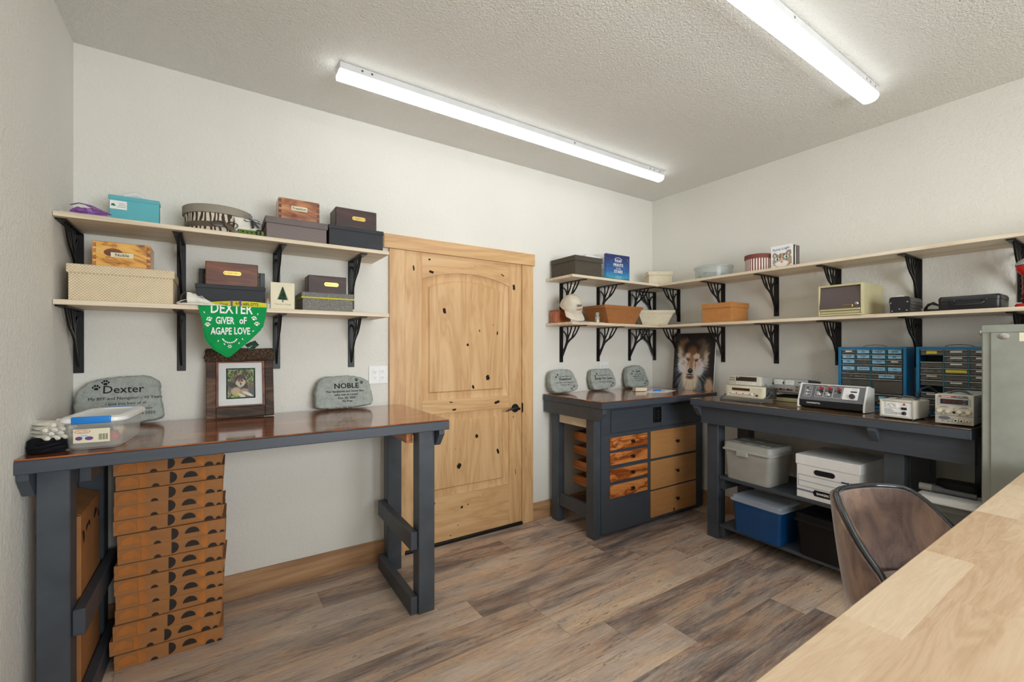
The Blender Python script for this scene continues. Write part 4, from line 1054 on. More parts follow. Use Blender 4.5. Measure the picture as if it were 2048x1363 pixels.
stone('grey memorial stone engraved Beauty, Our Queen, middle of three on the corner workbench', [(x*1.08, z*1.08) for x, z in SM2], -.765, -.115, ZT_, .060, .2, -.12,
      [('In Loving Memory of', .0155, -.002, .122, 1.0), ('Beauty, Our Queen', .0265, .0, .090, .92, .0005), ('September 16, 2020', .0155, .012, .064, 1.1)],
      [(-.090, .120, .010, -.2), (-.072, .140, .010, -.2), (.072, .032, .010, -.2), (.092, .052, .010, -.2)], seed=11)
SM3 = [(-.135, .015), (-.140, .08), (-.130, .14), (-.10, .185), (-.01, .196), (.05, .192), (.095, .160), (.110, .10), (.128, .045), (.125, .012), (.02, .0), (-.10, .0)]
stone('grey memorial stone engraved Spirit, the one nearest the corner', [(x*1.06, z*1.06) for x, z in SM3], -.315, -.120, ZT_, .060, .2, -.02,
      [('Spirit', .026, .0, .140, 1.0, .0003), ('Sweet Little Man,', .0145, .0, .117, 1.0), ('Reunited with Your Family', .0145, .002, .098, 1.0), ('Run with Your Mates', .0145, .002, .079, 1.0), ('January 19, 2023', .0145, .004, .060, 1.0)],
      [(-.088, .128, .010, -.2), (-.066, .150, .010, -.2), (.068, .030, .010, -.2), (.092, .052, .010, -.2)], seed=14)

# ------------------------------------------------------------ fur-topped picture frame on the left bench
def dogphoto(U, V):
    c = np.zeros(U.shape+(3,)); g = vn(U*14, V*10, 3); g2 = vn(U*34, V*30, 5)
    c[:] = (70, 84, 50); c = lay(c, np.clip(g*1.6-.5, 0, 1), (140, 160, 84)); c = lay(c, (g2 > .62)*.7, (196, 200, 150)); c = lay(c, (g2 < .25)*.6, (36, 34, 26))
    c = lay(c, np.clip((V-.35)*4, 0, 1)*np.clip((U-.6)*5, 0, 1)*.8, (120, 84, 66)); c = lay(c, np.clip((V-.55)*5, 0, 1)*np.clip((U-.7)*6, 0, 1)*.8, (92, 92, 104))
    f = vn(U*40, V*16, 9)-.5
    u, v = U+.03*f, V+.03*f
    c = lay(c, ell(u, v, .30, .62, .32, .28, .1), (112, 100, 84)); c = lay(c, ell(u, v, .15, .55, .16, .10, .2, .5), (70, 70, 68)); c = lay(c, ell(u, v, .45, .62, .30, .20, .1), (60, 54, 50))
    c = lay(c, ell(u, v, .32, .78, .20, .14, .2), (196, 174, 142)); c = lay(c, ell(u, v, .62, .80, .16, .12, .2), (176, 150, 118)); c = lay(c, ell(u, v, .75, .88, .22, .05, .2, .4), (226, 220, 206)); c = lay(c, ell(u, v, .5, .93, .16, .05, .2, .4), (226, 220, 206))
    for ex in (.31, .64): c = lay(c, ell(u, v, ex, .20, .065, .12, .12, .25 if ex > .5 else -.25), (84, 62, 54)); c = lay(c, ell(u, v, ex, .22, .03, .07, .2), (150, 108, 92))
    c = lay(c, ell(u, v, .485, .40, .22, .20, .08), (74, 64, 58)); c = lay(c, ell(u, v, .49, .48, .20, .13, .1), (206, 190, 164)); c = lay(c, ell(u, v, .48, .58, .10, .07, .15), (216, 204, 184)); c = lay(c, ell(u, v, .48, .36, .10, .09, .2), (92, 74, 64))
    c = lay(c, ell(u, v, .48, .45, .035, .08, .2), (168, 128, 100))
    for ex in (.40, .56): c = lay(c, ell(U, V, ex, .405, .03, .016, .2), (50, 40, 34)); c = lay(c, ell(u, v, ex+(.012 if ex > .5 else -.012), .365, .028, .012, .3), (214, 200, 178))
    c = lay(c, ell(U, V, .495, .53, .035, .028, .12), (20, 18, 18)); c = lay(c, ell(U, V, .49, .60, .06, .008, .4), (80, 60, 54))
    c = lay(c, ell(u, v, .32, .92, .12, .05, .4)*.8, (176, 186, 60)); return c
t = thing('picture_frame', 'rustic wooden frame with fur on top and a dog photo, on the left workbench', 'picture frame', (-3.4815, -.135, ZT_+.0045), .0, None, rx=-.20)
W = .155
b = B(); b.box(-W, -.112, 0, .020, .001, .345, .003); b.obj('frame_side', 'barn_wood', t); b = B(); b.box(.112, W, 0, .020, .001, .345, .003); b.obj('frame_side', 'barn_wood', t)
b = B(); b.box(-.1118, .1118, 0, .020, .001, .058, .003); b.box(-.1118, .1118, 0, .020, .303, .345, .003); b.obj('frame_rail', 'barn_wood', t)
b = B()
for a in ((-.1115, -.1015, .0585, .3025), (.1015, .1115, .0585, .3025), (-.1012, .1012, .0585, .066), (-.1012, .1012, .296, .3025)): b.box(a[0], a[1], -.003, .012, a[2], a[3], .001)
b.obj('inner_molding', 'walnut_box_wood', t)
b = B(); b.box(-.1011, .1011, .008, .012, .0665, .2955, 0, 0); b.box(-.067, .067, .0072, .0079, .1015, .2655, 0, 1); b.obj('mat_board', ['paper_white', 'cloth_pattern_dark'], t)
painted('photograph', .122, .152, 90, 110, dogphoto, t, y=.0068, z0=.1075)
B().box(-.1011, .1011, .0045, .0055, .0665, .2955, 0).obj('glass', 'picture_glass', t)
b = B(); b.box(-.160, .160, -.016, .034, .302, .372, .014, seg=3); b.sub(3); b.jitter(.010, 4, 55); 
fr_ = b.obj('fur_trim', 'brown_fur', t)
# wall outlets
def outlet(x, z, label, n=2, group='white wall outlets'):
    t = thing('wall_outlet', label, 'outlet', (x, 0, z), 0, group); w = .062*n
    B().box(-w/2, w/2, -.0065, -.0006, -.058, .058, .002).obj('cover_plate', 'white_plastic', t)
    for i in range(n):
        cx = (i-(n-1)/2)*.048; b = B(); b.box(cx-.017, cx+.017, -.0085, -.0066, -.034, .034, .001)
        for dz in (-.019, .019):
            for s in (-1, 1): b.box(cx+s*.006-.001, cx+s*.006+.001, -.0088, -.0084, dz-.002, dz+.006, 0, 1)
            b.disc(cx, dz-.008, .0022, .0022, -.0088, mi=1)
        b.obj('receptacle', ['white_plastic', 'ink_grey'], t)
outlet(-2.712, 1.213, 'white two-gang wall outlet between the NOBLE stone and the door casing')
outlet(-.668, 1.205, 'white wall outlet half hidden behind the middle stone on the corner workbench')

# ------------------------------------------------------------ clear bin, gloves, black cloth
t = thing('plastic_bin', 'clear plastic bin with a white lid and blue latch on the left workbench', 'bin', (-3.955, -.545, ZT_), math.radians(-6))
def rrect(w, d, r, z, n=5, bulge=0):
    out = []
    for cx, cy, a0 in ((w/2-r, -d/2+r, -PI/2), (w/2-r, d/2-r, 0), (-w/2+r, d/2-r, PI/2), (-w/2+r, -d/2+r, PI)):
        for i in range(n+1): a = a0+PI/2*i/n; out.append((cx+r*math.cos(a), cy+r*math.sin(a), z))
    return out
b = B(); WB, DB = .168, .300
b.loft([rrect(WB-.03, DB-.03, .03, .0008), rrect(WB-.012, DB-.012, .035, .010), rrect(WB, DB, .035, .108)], cap=False); b.poly(rrect(WB-.03, DB-.03, .03, .0008)); b.obj('tub', 'frosted_plastic', t)
b = B(); b.loft([rrect(WB+.018, DB+.018, .04, .100), rrect(WB+.026, DB+.026, .042, .104), rrect(WB+.024, DB+.024, .042, .116), rrect(WB+.004, DB+.004, .036, .122), rrect(WB-.02, DB-.02, .03, .1225), rrect(WB-.035, DB-.035, .03, .117)]); b.obj('lid', 'white_plastic', t)
for s in (-1, 1):
    b = B(); b.box(-.055, .055, s*(DB/2+.0105)-.006, s*(DB/2+.0105)+.006, .098, .1235, .005, seg=3); b.obj('latch', 'paper_blue' if False else 'blue_latch', t)
b = B(); y0 = -DB/2+.004-.006; y = y0-.003
b.box(-.052, .050, y, y+.001, .028, .078, .0003, 0); b.disc(-.026, .069, .022, .007, y-.0004, mi=1); b.disc(-.026, .069, .020, .0055, y-.0006, mi=0); b.text('Sterilite', .009, -.026, .0658, y-.0008, mi=1, shear=.25)
for k in range(9): b.box(.018+.003*k, .018+.003*k+(.0016 if k % 3 else .0008), y-.0004, y-.0002, .036, .058, 0, 2)
b.disc(-.036, .045, .010, .007, y-.0005, mi=3); b.disc(-.008, .044, .012, .007, y-.0005, mi=3); b.box(-.030, -.012, y-.0006, y-.0003, .051, .057, 0, 4)
b.obj('label', ['paper_cream', 'ink_red', 'ink_black', 'strap_purple', 'paper_blue'], t)
b = B()
for i, (x, y, z, r, m) in enumerate(((-.03, -.09, .036, .026, 3), (.035, -.08, .034, .028, 1), (.02, .05, .036, .032, 2), (-.03, .06, .036, .03, 3), (.0, -.01, .048, .030, 0), (-.025, .0, .034, .026, 1))):
    b.lathe([(.001, -r*.7), (r*.8, -r*.5), (r, 0), (r*.8, r*.5), (.001, r*.7)], (x, y, z), n=14, mi=m)
b.jitter(.010, 6, 30); tag(b.obj('bin_contents', ['cloth_black', 'ink_red', 'palm_weave', 'ink_blue'], loc=(-3.955, -.545, ZT_), rot=(0, 0, math.radians(-6))), 'jumble of small red, blue and tan things inside the clear plastic bin', 'small items', kind='stuff')
# gloves: stacked cream work gloves, fingers drooping
def glove(x, y, z, rz, label):
    t = thing('work_glove', label, 'glove', (x, y, z), rz, 'cream cotton work gloves')
    b = B()
    b.loft([[(u, w*math.cos(q), .0095+hh*math.sin(q)) for q in [2*PI*k/14 for k in range(14)]] for u, w, hh in ((-.045, .030, .007), (-.02, .036, .009), (.02, .040, .009), (.035, .036, .008))])
    for i in range(4):
        yy = -.028+.019*i; L = (.048, .058, .055, .042)[i]
        b.tube([(.028, yy, .010), (.028+L*.5, yy*1.1, .009), (.028+L*.85, yy*1.25, .0085), (.028+L, yy*1.3, .008)], [.0095, .0095, .0085, .003], 10)
    b.tube([(-.01, .034, .010), (.012, .052, .009), (.030, .060, .0085), (.038, .063, .008)], [.011, .0095, .008, .003], 10)
    b.obj('glove_body', 'cloth_white', t); b = B(); b.loft([[(u, .032*math.cos(q), .0095+.0085*math.sin(q)) for q in [2*PI*k/14 for k in range(14)]] for u in (-.046, -.062)]); b.obj('cuff', 'cloth_white', t)
    return t
t = thing('knit_hat', 'bunched black knit fabric under the cream gloves at the left end of the bench', 'cloth', (-4.098, -.640, ZT_), 0)
b = B(); b.lathe([(.001, .0), (.050, .002), (.060, .018), (.052, .040), (.030, .052), (.001, .050)], n=24, sy=.80); b.sub(1); b.jitter(.016, 8, 26)
for v in b.bm.verts: v.co.z = max(.0008, v.co.z); v.co.x = max(-.052, v.co.x)
b.obj('fabric', 'cloth_black', t)
b = B()
for k in range(3): b.tube([(.050*math.cos(a)*(1-.2*k)+.004, -.044*abs(math.sin(a))*(1-.1*k)-.006, .012+.014*k+.006*math.sin(2*a)) for a in [PI*i/10 for i in range(11)]], .007, 8)
for v in b.bm.verts: v.co.x = max(-.052, v.co.x); v.co.z = max(.0008, v.co.z)
b.obj('fold', 'cloth_black', t)
for i, (dx, dy, dz, rz) in enumerate(((.004, -.005, .042, -.95), (-.006, .015, .056, -.75), (.000, .005, .070, -1.0), (-.006, .025, .084, -.70))):
    glove(-4.105+dx, -.600+dy, ZT_+dz, rz, ['cream cotton work glove, bottom of the pile beside the clear bin', 'cream cotton work glove, second from the bottom of the pile by the bin', 'cream cotton work glove, second from the top of the pile by the bin', 'cream cotton work glove on top of the pile beside the clear bin'][i])

# ------------------------------------------------------------ flat cartons stacked under the left bench
random.seed(21)
NB = 14; BH = .0640
offs = [.004, -.012, .000, .006, .008, .004, .003, .014, .014, .000, .002, .004, .008, .000]
nth = ['bottom', 'second', 'third', 'fourth', 'fifth', 'sixth', 'seventh', 'eighth', 'ninth', 'tenth', 'eleventh', 'twelfth', 'thirteenth', 'topmost']
for i in range(NB):
    lab = f'flat brown carton with half-circle prints, {nth[i]} in the stack under the left bench' if i in (0, NB-1) else f'flat brown carton with half-circle prints, {nth[i]} from the bottom of the stack'
    t = thing('flat_carton', lab, 'carton', (-3.767+offs[i], -.372+random.uniform(-.006, .006), .0008+i*BH), random.uniform(-.01, .01)-.012, 'flat cartons stacked under the left bench')
    FB = B(); FB.box(-.195, .195, .002, .335, .0004, BH-.0010, .0015)
    b = B(); b.box(-.195, .192, 0.0002, .0016, BH-.030, BH-.0006, .0004)
    b.loft([[(.1955, .004, .006), (.1955, .004, BH-.002), (.1955, .25, BH-.002), (.1955, .25, .006)], [(.1970, .004, .006), (.1970+(.010 if i % 4 == 1 else .002), .004, BH-.002), (.1970+(.018 if i % 4 == 1 else .004), .25, BH-.002), (.1975, .25, .006)]])
    b.obj('flap', 'cardboard', t)
    b = FB; y = -.0008
    def half(cx, cz, r, a0, mi, n=12): b.poly([(cx+r*math.cos(a0+PI*k/n), y, max(.002, cz+r*math.sin(a0+PI*k/n))) for k in range(n+1)], mi)
    half(-.008, .033, .026, -PI/2, 1); half(.068, .024, .027, 0, 1)
    half(-.058, .0025, .013, 0, 1); half(.146, .0025, .018, 0, 1); half(.183, .0025, .010, 0, 1)
    for cx, cz, r, a in ((-.150, .020, .034, 0), (-.115, .033, .028, -PI/2), (.125, .034, .026, PI/2)): half(cx, cz, r, a, 2)
    b.obj('box_body', ['cardboard', 'dark_print', 'orange_print'], t)
t = thing('cardboard_box', 'tall brown cardboard box behind the left leg under the left workbench', 'box', (-4.030, -.54, .0006), PI/2)
FB = B(); FB.box(0, .34, 0, .108, 0, .735, .003)
b = B(); b.loft([[(0, -.001, .736), (.34, -.001, .736), (.34, .0, .739), (0, .0, .739)], [(.0, .09, .775), (.34, .09, .775), (.34, .091, .777), (0, .091, .777)]]); b.obj('top_flap', 'cardboard', t)
b = FB
for cx, cz, r, a in ((.03, .64, .028, -1.2), (.10, .655, .020, .5), (.13, .66, .02, -.6), (.25, .665, .03, .4), (.31, .66, .02, 2)):
    b.poly([(cx+r*math.cos(a+PI*k/10), -.0008, cz+r*math.sin(a+PI*k/10)) for k in range(11)], 1)
b.box(.07, .10, -.0012, -.0004, .28, .33, 0, 2); b.obj('box_body', ['cardboard', 'dark_print', 'paper_white'], t)
# ------------------------------------------------------------ right side, upper shelf (door wall part)
def under(o, t):
    o.parent = t; o.matrix_parent_inverse = t.matrix_basis.inverted(); return o
t = lidded('dark woven box with lid at the door end of the upper corner shelf', 'box', 'woven_box', -1.300, -1.005, -.325, .300, ZS, .152, .040, 'dark_weave', 'dark_weave', .006)
t = thing('drawer_organizer', 'small clear and white drawer organizer behind the dark woven box', 'organizer', (-.885, -.115, ZS))
b = B(); b.box(-.115, .115, .001, .100, .0008, .226, .003); b.obj('case', 'sheet_plastic', t)
for k in range(4): B().box(-.110, .110, -.006, .0005, .006+.055*k, .054+.055*k, .002).obj('drawer', 'white_plastic', t)
t = thing('book', 'dark blue book titled Paw Prints in the Stars, standing on the upper corner shelf', 'book', (-.715, -.215, ZS), -.04)
b = B(); b.box(-.132, .140, .0, .003, .0008, .236, .001); b.box(-.132, .140, .022, .025, .0008, .236, .001); b.box(-.1345, -.1315, .0, .025, .0008, .236, .001); b.obj('cover', 'night_sky_print', t)
B().box(-.131, .136, .0032, .0218, .003, .233, .0005).obj('pages', 'paper_white', t)
b = B(); y = -.0006
b.text('PAW', .036, .005, .170, y, bold=.0006); b.text('PRINTS', .036, .005, .135, y, bold=.0006); b.text('in the', .024, .005, .112, y, shear=.2); b.text('STARS', .036, .005, .080, y, bold=.0006)
b.text('A keepsake journal', .010, .008, .046, y); b.text('for a beloved pet', .010, .008, .034, y)
b.ribbon([(.005+.052*math.cos(PI*(.15+.7*k/10)), .180+.030*math.sin(PI*(.15+.7*k/10))) for k in range(11)], [.001]+[.0035]*9+[.001], y-.0002, y, 'xz')
random.seed(4)
for k in range(46):
    x, z = random.uniform(-.125, .132), random.uniform(.06, .228)
    if abs(x-.005) > .062 or z > .215: b.disc(x, z, .0014+.0012*random.random(), .0014, y, n=6)
b.obj('lettering', 'ink_white', t)
b = B(); random.seed(6)
for k in range(22):
    x = -.128+.012*k; h = random.uniform(.010, .034)*(1.2-.8*math.exp(-((x-.0)/.07)**2)); b.poly([(x-.004, y, .004), (x+.005, y, .004), (x+.0005, y, .018+h)])
b.poly([(-.131, y, .002), (.139, y, .002), (.139, y, .018), (.05, y, .026), (-.04, y, .026), (-.131, y, .016)]); b.obj('printed_trees', 'ink_black', t)
# cream corner box
t = thing('woven_box', 'small cream woven box with lid sitting in the corner of the upper shelf', 'box', (-.205, -.235, ZS), math.radians(-33))
b = B(); b.loft([[(x*k, y*k+.0, z) for x, y in ((-.105, -.055), (.105, -.055), (.105, .055), (-.105, .055))] for k, z in ((1.0, .0008), (1.0, .120))]); b.obj('box_body', 'cream_weave', t)
b = B(); b.box(-.113, .113, -.063, .063, .096, .130, .003); b.obj('lid', 'cream_weave', t)
# ---- right wall upper (things face -x: rz = -90 deg)
R9 = -PI/2
t = thing('round_container', 'clear round lidded tub of cookie cutters on the long upper shelf', 'container', (-.175, -.760, ZS), 0)
b = B(); b.lathe([(.001, .0008), (.135, .0008), (.140, .004), (.146, .090), (.143, .090), (.137, .006), (.001, .003)], n=48, cap=False); b.obj('tub', 'clear_plastic', t)
b = B(); b.lathe([(.001, .104), (.146, .104), (.153, .101), (.153, .086), (.149, .086)], n=48, cap=False); b.box(-.03, .03, -.153, -.150, .07, .1, .001); b.obj('lid', 'clear_plastic', t)
random.seed(12); b = B()
for k in range(13):
    a, r = random.uniform(0, 2*PI), random.uniform(0, .085); cx, cy = r*math.cos(a), r*math.sin(a); rr = random.uniform(.018, .034); nn = random.choice((5, 6, 9)); zz = .004+.012*(k % 4)
    ring = [(cx+rr*(1+.3*math.cos(nn*q))*math.cos(q), cy+rr*(1+.3*math.cos(nn*q))*math.sin(q)) for q in [2*PI*i/28 for i in range(28)]]
    b.loft([[(x, y, zz) for x, y in ring], [(x, y, zz+.018) for x, y in ring]], cap=False)
    b.bm.verts.ensure_lookup_table()
tag(b.obj('cookie_cutters', 'dark_grey_metal', loc=(-.175, -.760, ZS)), 'tangle of grey metal cookie cutters inside the clear round tub', 'cookie cutters', kind='stuff')
b = B(); b.lathe([(0, 0), (.016, 0), (.016, .018), (0, .018)], n=20); tag(b.obj('brass_disc', 'brass', loc=(-.30, -.735, ZS+.012), rot=(0, .9, 0)), 'small round yellow disc at the front of the clear round tub', 'disc')
t = thing('hat_box', 'small round hat box striped dark red and white, beside the cat book', 'box', (-.205, -1.140, ZS))
b = B(); b.lathe([(.001, .0008), (.088, .0008), (.088, .112), (.001, .112)], n=48, cap=False); b.obj('box_body', 'hatbox_stripes', t)
b = B(); b.lathe([(.001, .128), (.091, .128), (.0925, .126), (.0925, .096), (.0885, .096)], n=48, cap=False); b.obj('lid', 'rust_card', t)
def cat(U, V):
    U = .10+.82*U; V = .27+.72*V; c = np.zeros(U.shape+(3,)); c[:] = (232, 238, 240); f = vn(U*60, V*14, 2)-.5; u, v = U+.03*f, V+.02*f
    c = lay(c, ell(u, v, .55, .68, .40, .30, .06), (176, 150, 126))
    c = lay(c, ell(u, v, .25, .47, .10, .16, .12, -.4), (150, 122, 100)); c = lay(c, ell(u, v, .78, .42, .11, .17, .12, .4), (150, 122, 100)); c = lay(c, ell(u, v, .26, .48, .05, .10, .2, -.4), (214, 180, 168)); c = lay(c, ell(u, v, .77, .44, .05, .10, .2, .4), (214, 180, 168))
    st = np.sin((u-.5)*44+v*7)*np.clip(1.4-np.abs(v-.5)*3, 0, 1); c = lay(c, np.clip((st-.35)*2, 0, 1)*ell(u, v, .52, .55, .32, .18, .1)*.8, (84, 66, 56))
    c = lay(c, ell(u, v, .52, .80, .28, .13, .12), (238, 230, 222)); c = lay(c, ell(u, v, .52, .66, .07, .10, .2), (214, 180, 150))
    st = np.sin(v*60+u*10); c = lay(c, np.clip(st-.3, 0, 1)*ell(u, v, .85, .85, .12, .12, .2)*.7, (100, 84, 74)); c = lay(c, np.clip(st-.3, 0, 1)*ell(u, v, .16, .85, .10, .12, .2)*.7, (100, 84, 74))
    for ex, ey in ((.33, .60), (.70, .53)):
        c = lay(c, ell(U, V, ex, ey, .125, .095, .06), (70, 66, 60)); c = lay(c, ell(U, V, ex, ey, .11, .083, .06), (186, 214, 206)); c = lay(c, ell(U, V, ex+.01, ey, .028, .06, .12), (24, 28, 34)); c = lay(c, ell(U, V, ex-.03, ey-.03, .022, .018, .15), (255, 255, 255))
    c = lay(c, ell(U, V, .52, .735, .045, .025, .12), (190, 110, 96)); c = lay(c, ell(U, V, .52, .79, .004, .03, .4), (110, 80, 70)); return c
t = thing('book', 'tall white book with a wide-eyed tabby cat on its cover, long upper shelf', 'book', (-.235, -1.320, ZS), R9)
b = B(); b.box(-.070, .070, .0, .0025, .0008, .168, .0006); b.box(-.070, .070, .0125, .015, .0008, .168, .0006); b.box(-.0725, -.0702, .0, .015, .0008, .168, .0005); b.obj('cover', 'paper_white', t)
B().box(-.0698, .068, .0027, .0123, .002, .166, .0003).obj('pages', 'paper_cream', t)
painted('cover_picture', .136, .124, 90, 90, cat, t, y=-.0005, z0=.004, mat='printed_cover')
b = B(); b.text('Purry Logic', .025, -.004, .134, -.0006, shear=.25, bold=.0002, sx=1.0, rot=.08); b.obj('lettering', 'ink_blue', t)
for i, (cc, nm, dy, hh) in enumerate((('ink_black', 'black', .0, .160), ('cap_cloth', 'tan', .0075, .155), ('card_taupe', 'taupe', .014, .152))):
    tt = thing('book', f'thin {nm}-spined book in the row behind the cat book', 'book', (-.222, -1.3965-i*.0085, ZS), R9)
    B().box(-.0035, .0035, .0, .035, .0008, hh, .0006).obj('cover', cc, tt); B().box(-.0025, .0025, -.0005, -.0001, .012, hh-.012, 0).obj('spine_label', 'paper_white' if i == 1 else cc, tt)

# ------------------------------------------------------------ lower corner shelf
t = thing('wooden_block', 'orange-stained wooden box lid under the cap at the door end of the lower corner shelf', 'box', (-1.235, -.150, ZQ), .0)
b = B(); b.box(-.075, .045, .0, .125, .0008, .098, .003); b.obj('box_body', 'orange_wood', t)
b = B(); b.box(-.077, .047, -.002, .127, .0982, .106, .003); b.obj('lid', 'orange_wood', t)
b = B(); 
for i, (rz, dz) in enumerate(((.1, 0), (-.15, .0016), (.3, .0032))):
    M = Matrix.Rotation(rz, 3, 'Z'); b.loft([[tuple(M @ Vector((x, y, 0))+Vector((0, 0, dz+zz))) for x, y in ((-.12, -.030), (.13, -.030), (.13, .035), (-.12, .035))] for zz in (0, .0012)])
tag(b.obj('paper_sheets', 'paper_white', loc=(-1.12, -.288, ZQ)), 'loose white and blue papers under the cap brim and glass jar', 'papers', kind='stuff')
# cap: crown and brim, propped on the wooden box
t = thing('baseball_cap', 'cream baseball cap with small black and red lettering, resting over the wooden box', 'cap', (-1.250, -.215, ZQ+.112), math.radians(-8), rx=math.radians(32))
b = B(); rings = []
for j in range(10):
    a = PI/2*j/9; rings.append([(.088*math.cos(a)*math.cos(q), .100*math.cos(a)*math.sin(q), .002+.115*math.sin(a)) for q in [2*PI*k/32 for k in range(32)]])
b.loft(rings[:-1], cap=False); b.poly(rings[-2]); b.jitter(.0015, 3, 18); b.obj('crown', 'cap_cloth', t)
b = B(); b.lathe([(0, .117), (.008, .1175), (.007, .122), (0, .123)], n=12); b.obj('button', 'cap_cloth', t)
b = B(); rows = []
for j in range(7):
    f = j/6; rows.append([(.086*math.sin(q)*(1+.05*f), -.094*math.cos(q)-.078*f*math.cos(q*.75), .004-.018*f+.012*abs(math.sin(q))*f*-1) for q in [(-1.15+2.3*k/20) for k in range(21)]])
top_ = rows; b.loft([r for r in rows], closed=False, cap=False); b.loft([[(x, y, z-.003) for x, y, z in r] for r in rows], closed=False, cap=False)
b.loft([rows[-1], [(x, y, z-.003) for x, y, z in rows[-1]]], closed=False, cap=False); b.obj('brim', 'cap_cloth', t)
def capf(x, z):
    a = math.asin(min(.95, z/.115)); q = -PI/2 + x/.088
    return (.0905*math.cos(a)*math.cos(q), .1035*math.cos(a)*math.sin(q), .003+.1165*math.sin(a))
b = B(); b.text('DJAGA', .021, .018, .058, 0, bold=.0004, tf=capf, mi=0); b.text('Canidae', .020, .018, .032, 0, bold=.0003, tf=capf, mi=1, sx=.95); b.obj('lettering', ['ink_black', 'ink_red'], t)
b = B()
for i, (x, y, z) in enumerate(((0,0,0),)): b.lathe([(.001, .0008), (.019, .0008), (.020, .003), (.020, .050), (.013, .060), (.013, .072)], n=24, cap=False)
t = thing('glass_jar', 'small clear glass jar with a stopper between the cap and the brown basket', 'jar', (-1.012, -.270, ZQ))
b.obj('jar_body', 'clear_plastic', t); b = B(); b.lathe([(0, .066), (.012, .066), (.016, .074), (.016, .086), (0, .088)], n=20); b.obj('stopper', 'clear_plastic', t)
b = B(); b.lathe([(0, .003), (.017, .003), (.017, .032), (0, .034)], n=20); b.obj('filling', 'brass', t)
def basket(label, cx, yf, wt, wb, dt, db, h, mat, rz=0, x=None):
    t = thing('basket', label, 'basket', (cx, yf, ZQ), rz)
    b = B(); q = lambda w, d, z: [(-w/2, -d/2, z), (w/2, -d/2, z), (w/2, d/2, z), (-w/2, d/2, z)]
    b.loft([q(wb, db, .0008), q(wt, dt, h), q(wt-.012, dt-.012, h), q(wb-.012, db-.012, .008)], cap=False); b.poly(q(wb-.012, db-.012, .008)); b.poly(q(wb, db, .0008)); b.obj('basket_body', mat, t)
    b = B(); b.loft([q(wt+.003, dt+.003, h-.022), q(wt+.008, dt+.008, h+.002), q(wt-.013, dt-.013, h+.002), q(wt-.014, dt-.014, h-.02)], cap=False); b.obj('rim', mat, t); return t
basket('brown woven basket with flared sides on the lower corner shelf', -.760, -.198, .455, .315, .262, .215, .147, 'brown_weave')
b = B(); b.lathe([(0, 0), (.075, .0), (.080, .003), (.075, .006), (0, .007)], n=32); tag(b.obj('white_lid', 'white_plastic', loc=(-.745, -.22, ZQ+.1500)), 'white round lid showing over the rim of the brown basket', 'lid')
basket('cream woven basket with flared sides in the corner of the lower shelf', -.265, -.220, .335, .215, .19, .12, .135, 'cream_weave', math.radians(-33))
t = lidded('orange-brown woven box with lid on the long lower shelf', 'box', 'woven_box', -.128, .128, 0, .250, ZQ, .152, .040, 'orange_weave', 'orange_weave', .006)
t.location = (-.322, -.873, ZQ); t.rotation_euler = (0, 0, R9)
# cassette cabinet
t = thing('cassette_cabinet', 'beige metal cabinet with a smoked brown flap door on the long lower shelf', 'cabinet', (-.345, -1.712, ZQ), R9-.03)
b = B(); b.box(-.118, .122, .022, .318, .0008, .196, .003); b.box(-.118, .122, .0, .0215, .0008, .012, .002); b.box(-.118, -.108, .0, .0215, .0125, .196, .002); b.box(.112, .122, .0, .0215, .0125, .196, .002); b.box(-.1075, .1115, .0, .0215, .184, .196, .002); b.obj('body', 'beige_metal', t)
b = B(); b.prism([(-.006, .046), (.014, .183), (.019, .183), (-.001, .046)], -.106, .110, 'yz'); d = b.obj('door', 'brown_smoked', t)
b = B(); b.box(-.1065, .1105, -.004, .012, .032, .0455, .003); b.box(-.1065, .1105, .004, .014, .014, .030, .003); b.obj('lower_rail', 'beige_metal', t)
b = B(); b.lathe([(.009, 0), (.010, -.003), (.006, -.006), (0, -.006)], (.094, -.001, .070), axis='y', n=18); b.obj('lock', 'silver', d)
b = B(); b.box(.024, .074, -.0055, -.002, .051, .066, .001, 0); b.box(.027, .071, -.0062, -.0052, .053, .063, 0, 1); b.obj('label_holder', ['brass', 'brown_smoked'], d)
# black finned device
t = thing('electronic_device', 'small black boxy device with silver screws beside the beige cabinet', 'device', (-.315, -2.000, ZQ), R9)
b = B(); pr = [(-.042, .001), (.042, .001), (.044, .050), (.048, .060), (.046, .086), (.038, .093), (-.038, .093), (-.046, .086), (-.048, .060), (-.044, .050)]
b.prism(pr, 0, .009); b.obj('front_cover', 'black_plastic', t); b = B(); b.prism([(x*.95, .001+z*.97) for x, z in pr], .0092, .22)
for k in range(4): b.box(.0455, .048, .012, .215, .012+.018*k, .020+.018*k, .0005)
b.obj('housing', 'dark_grey_metal', t)
b = B()
for x, z in ((-.040, .058), (.036, .062), (-.033, .012), (.033, .014), (.0, .022)): b.lathe([(.0035, 0), (.0035, -.002), (.0, -.003)], (x, -.0002, z), axis='y', n=10)
b.obj('screws', 'silver', t); B().box(-.020, .010, .02, .05, .0935, .100, .002).obj('cap', 'white_plastic', t)
b = B()
for k in range(4): b.tube([(-.18+.01*k, -2.075, ZQ+.006), (-.20, -2.085-.004*k, ZQ+.030+.006*k), (-.21+.01*k, -2.115, ZQ+.046+.004*k), (-.20, -2.150, ZQ+.034), (-.21, -2.165, ZQ+.010), (-.23, -2.140, ZQ+.006+.002*k), (-.22, -2.10, ZQ+.006+.003*k), (-.20, -2.08, ZQ+.020)], .0035, 8)
under(b.obj('power_cord', 'cord_black'), t)
t = thing('carrying_case', 'black moulded plastic tool case with a handle on the long lower shelf', 'case', (-.310, -2.280, ZQ), R9)
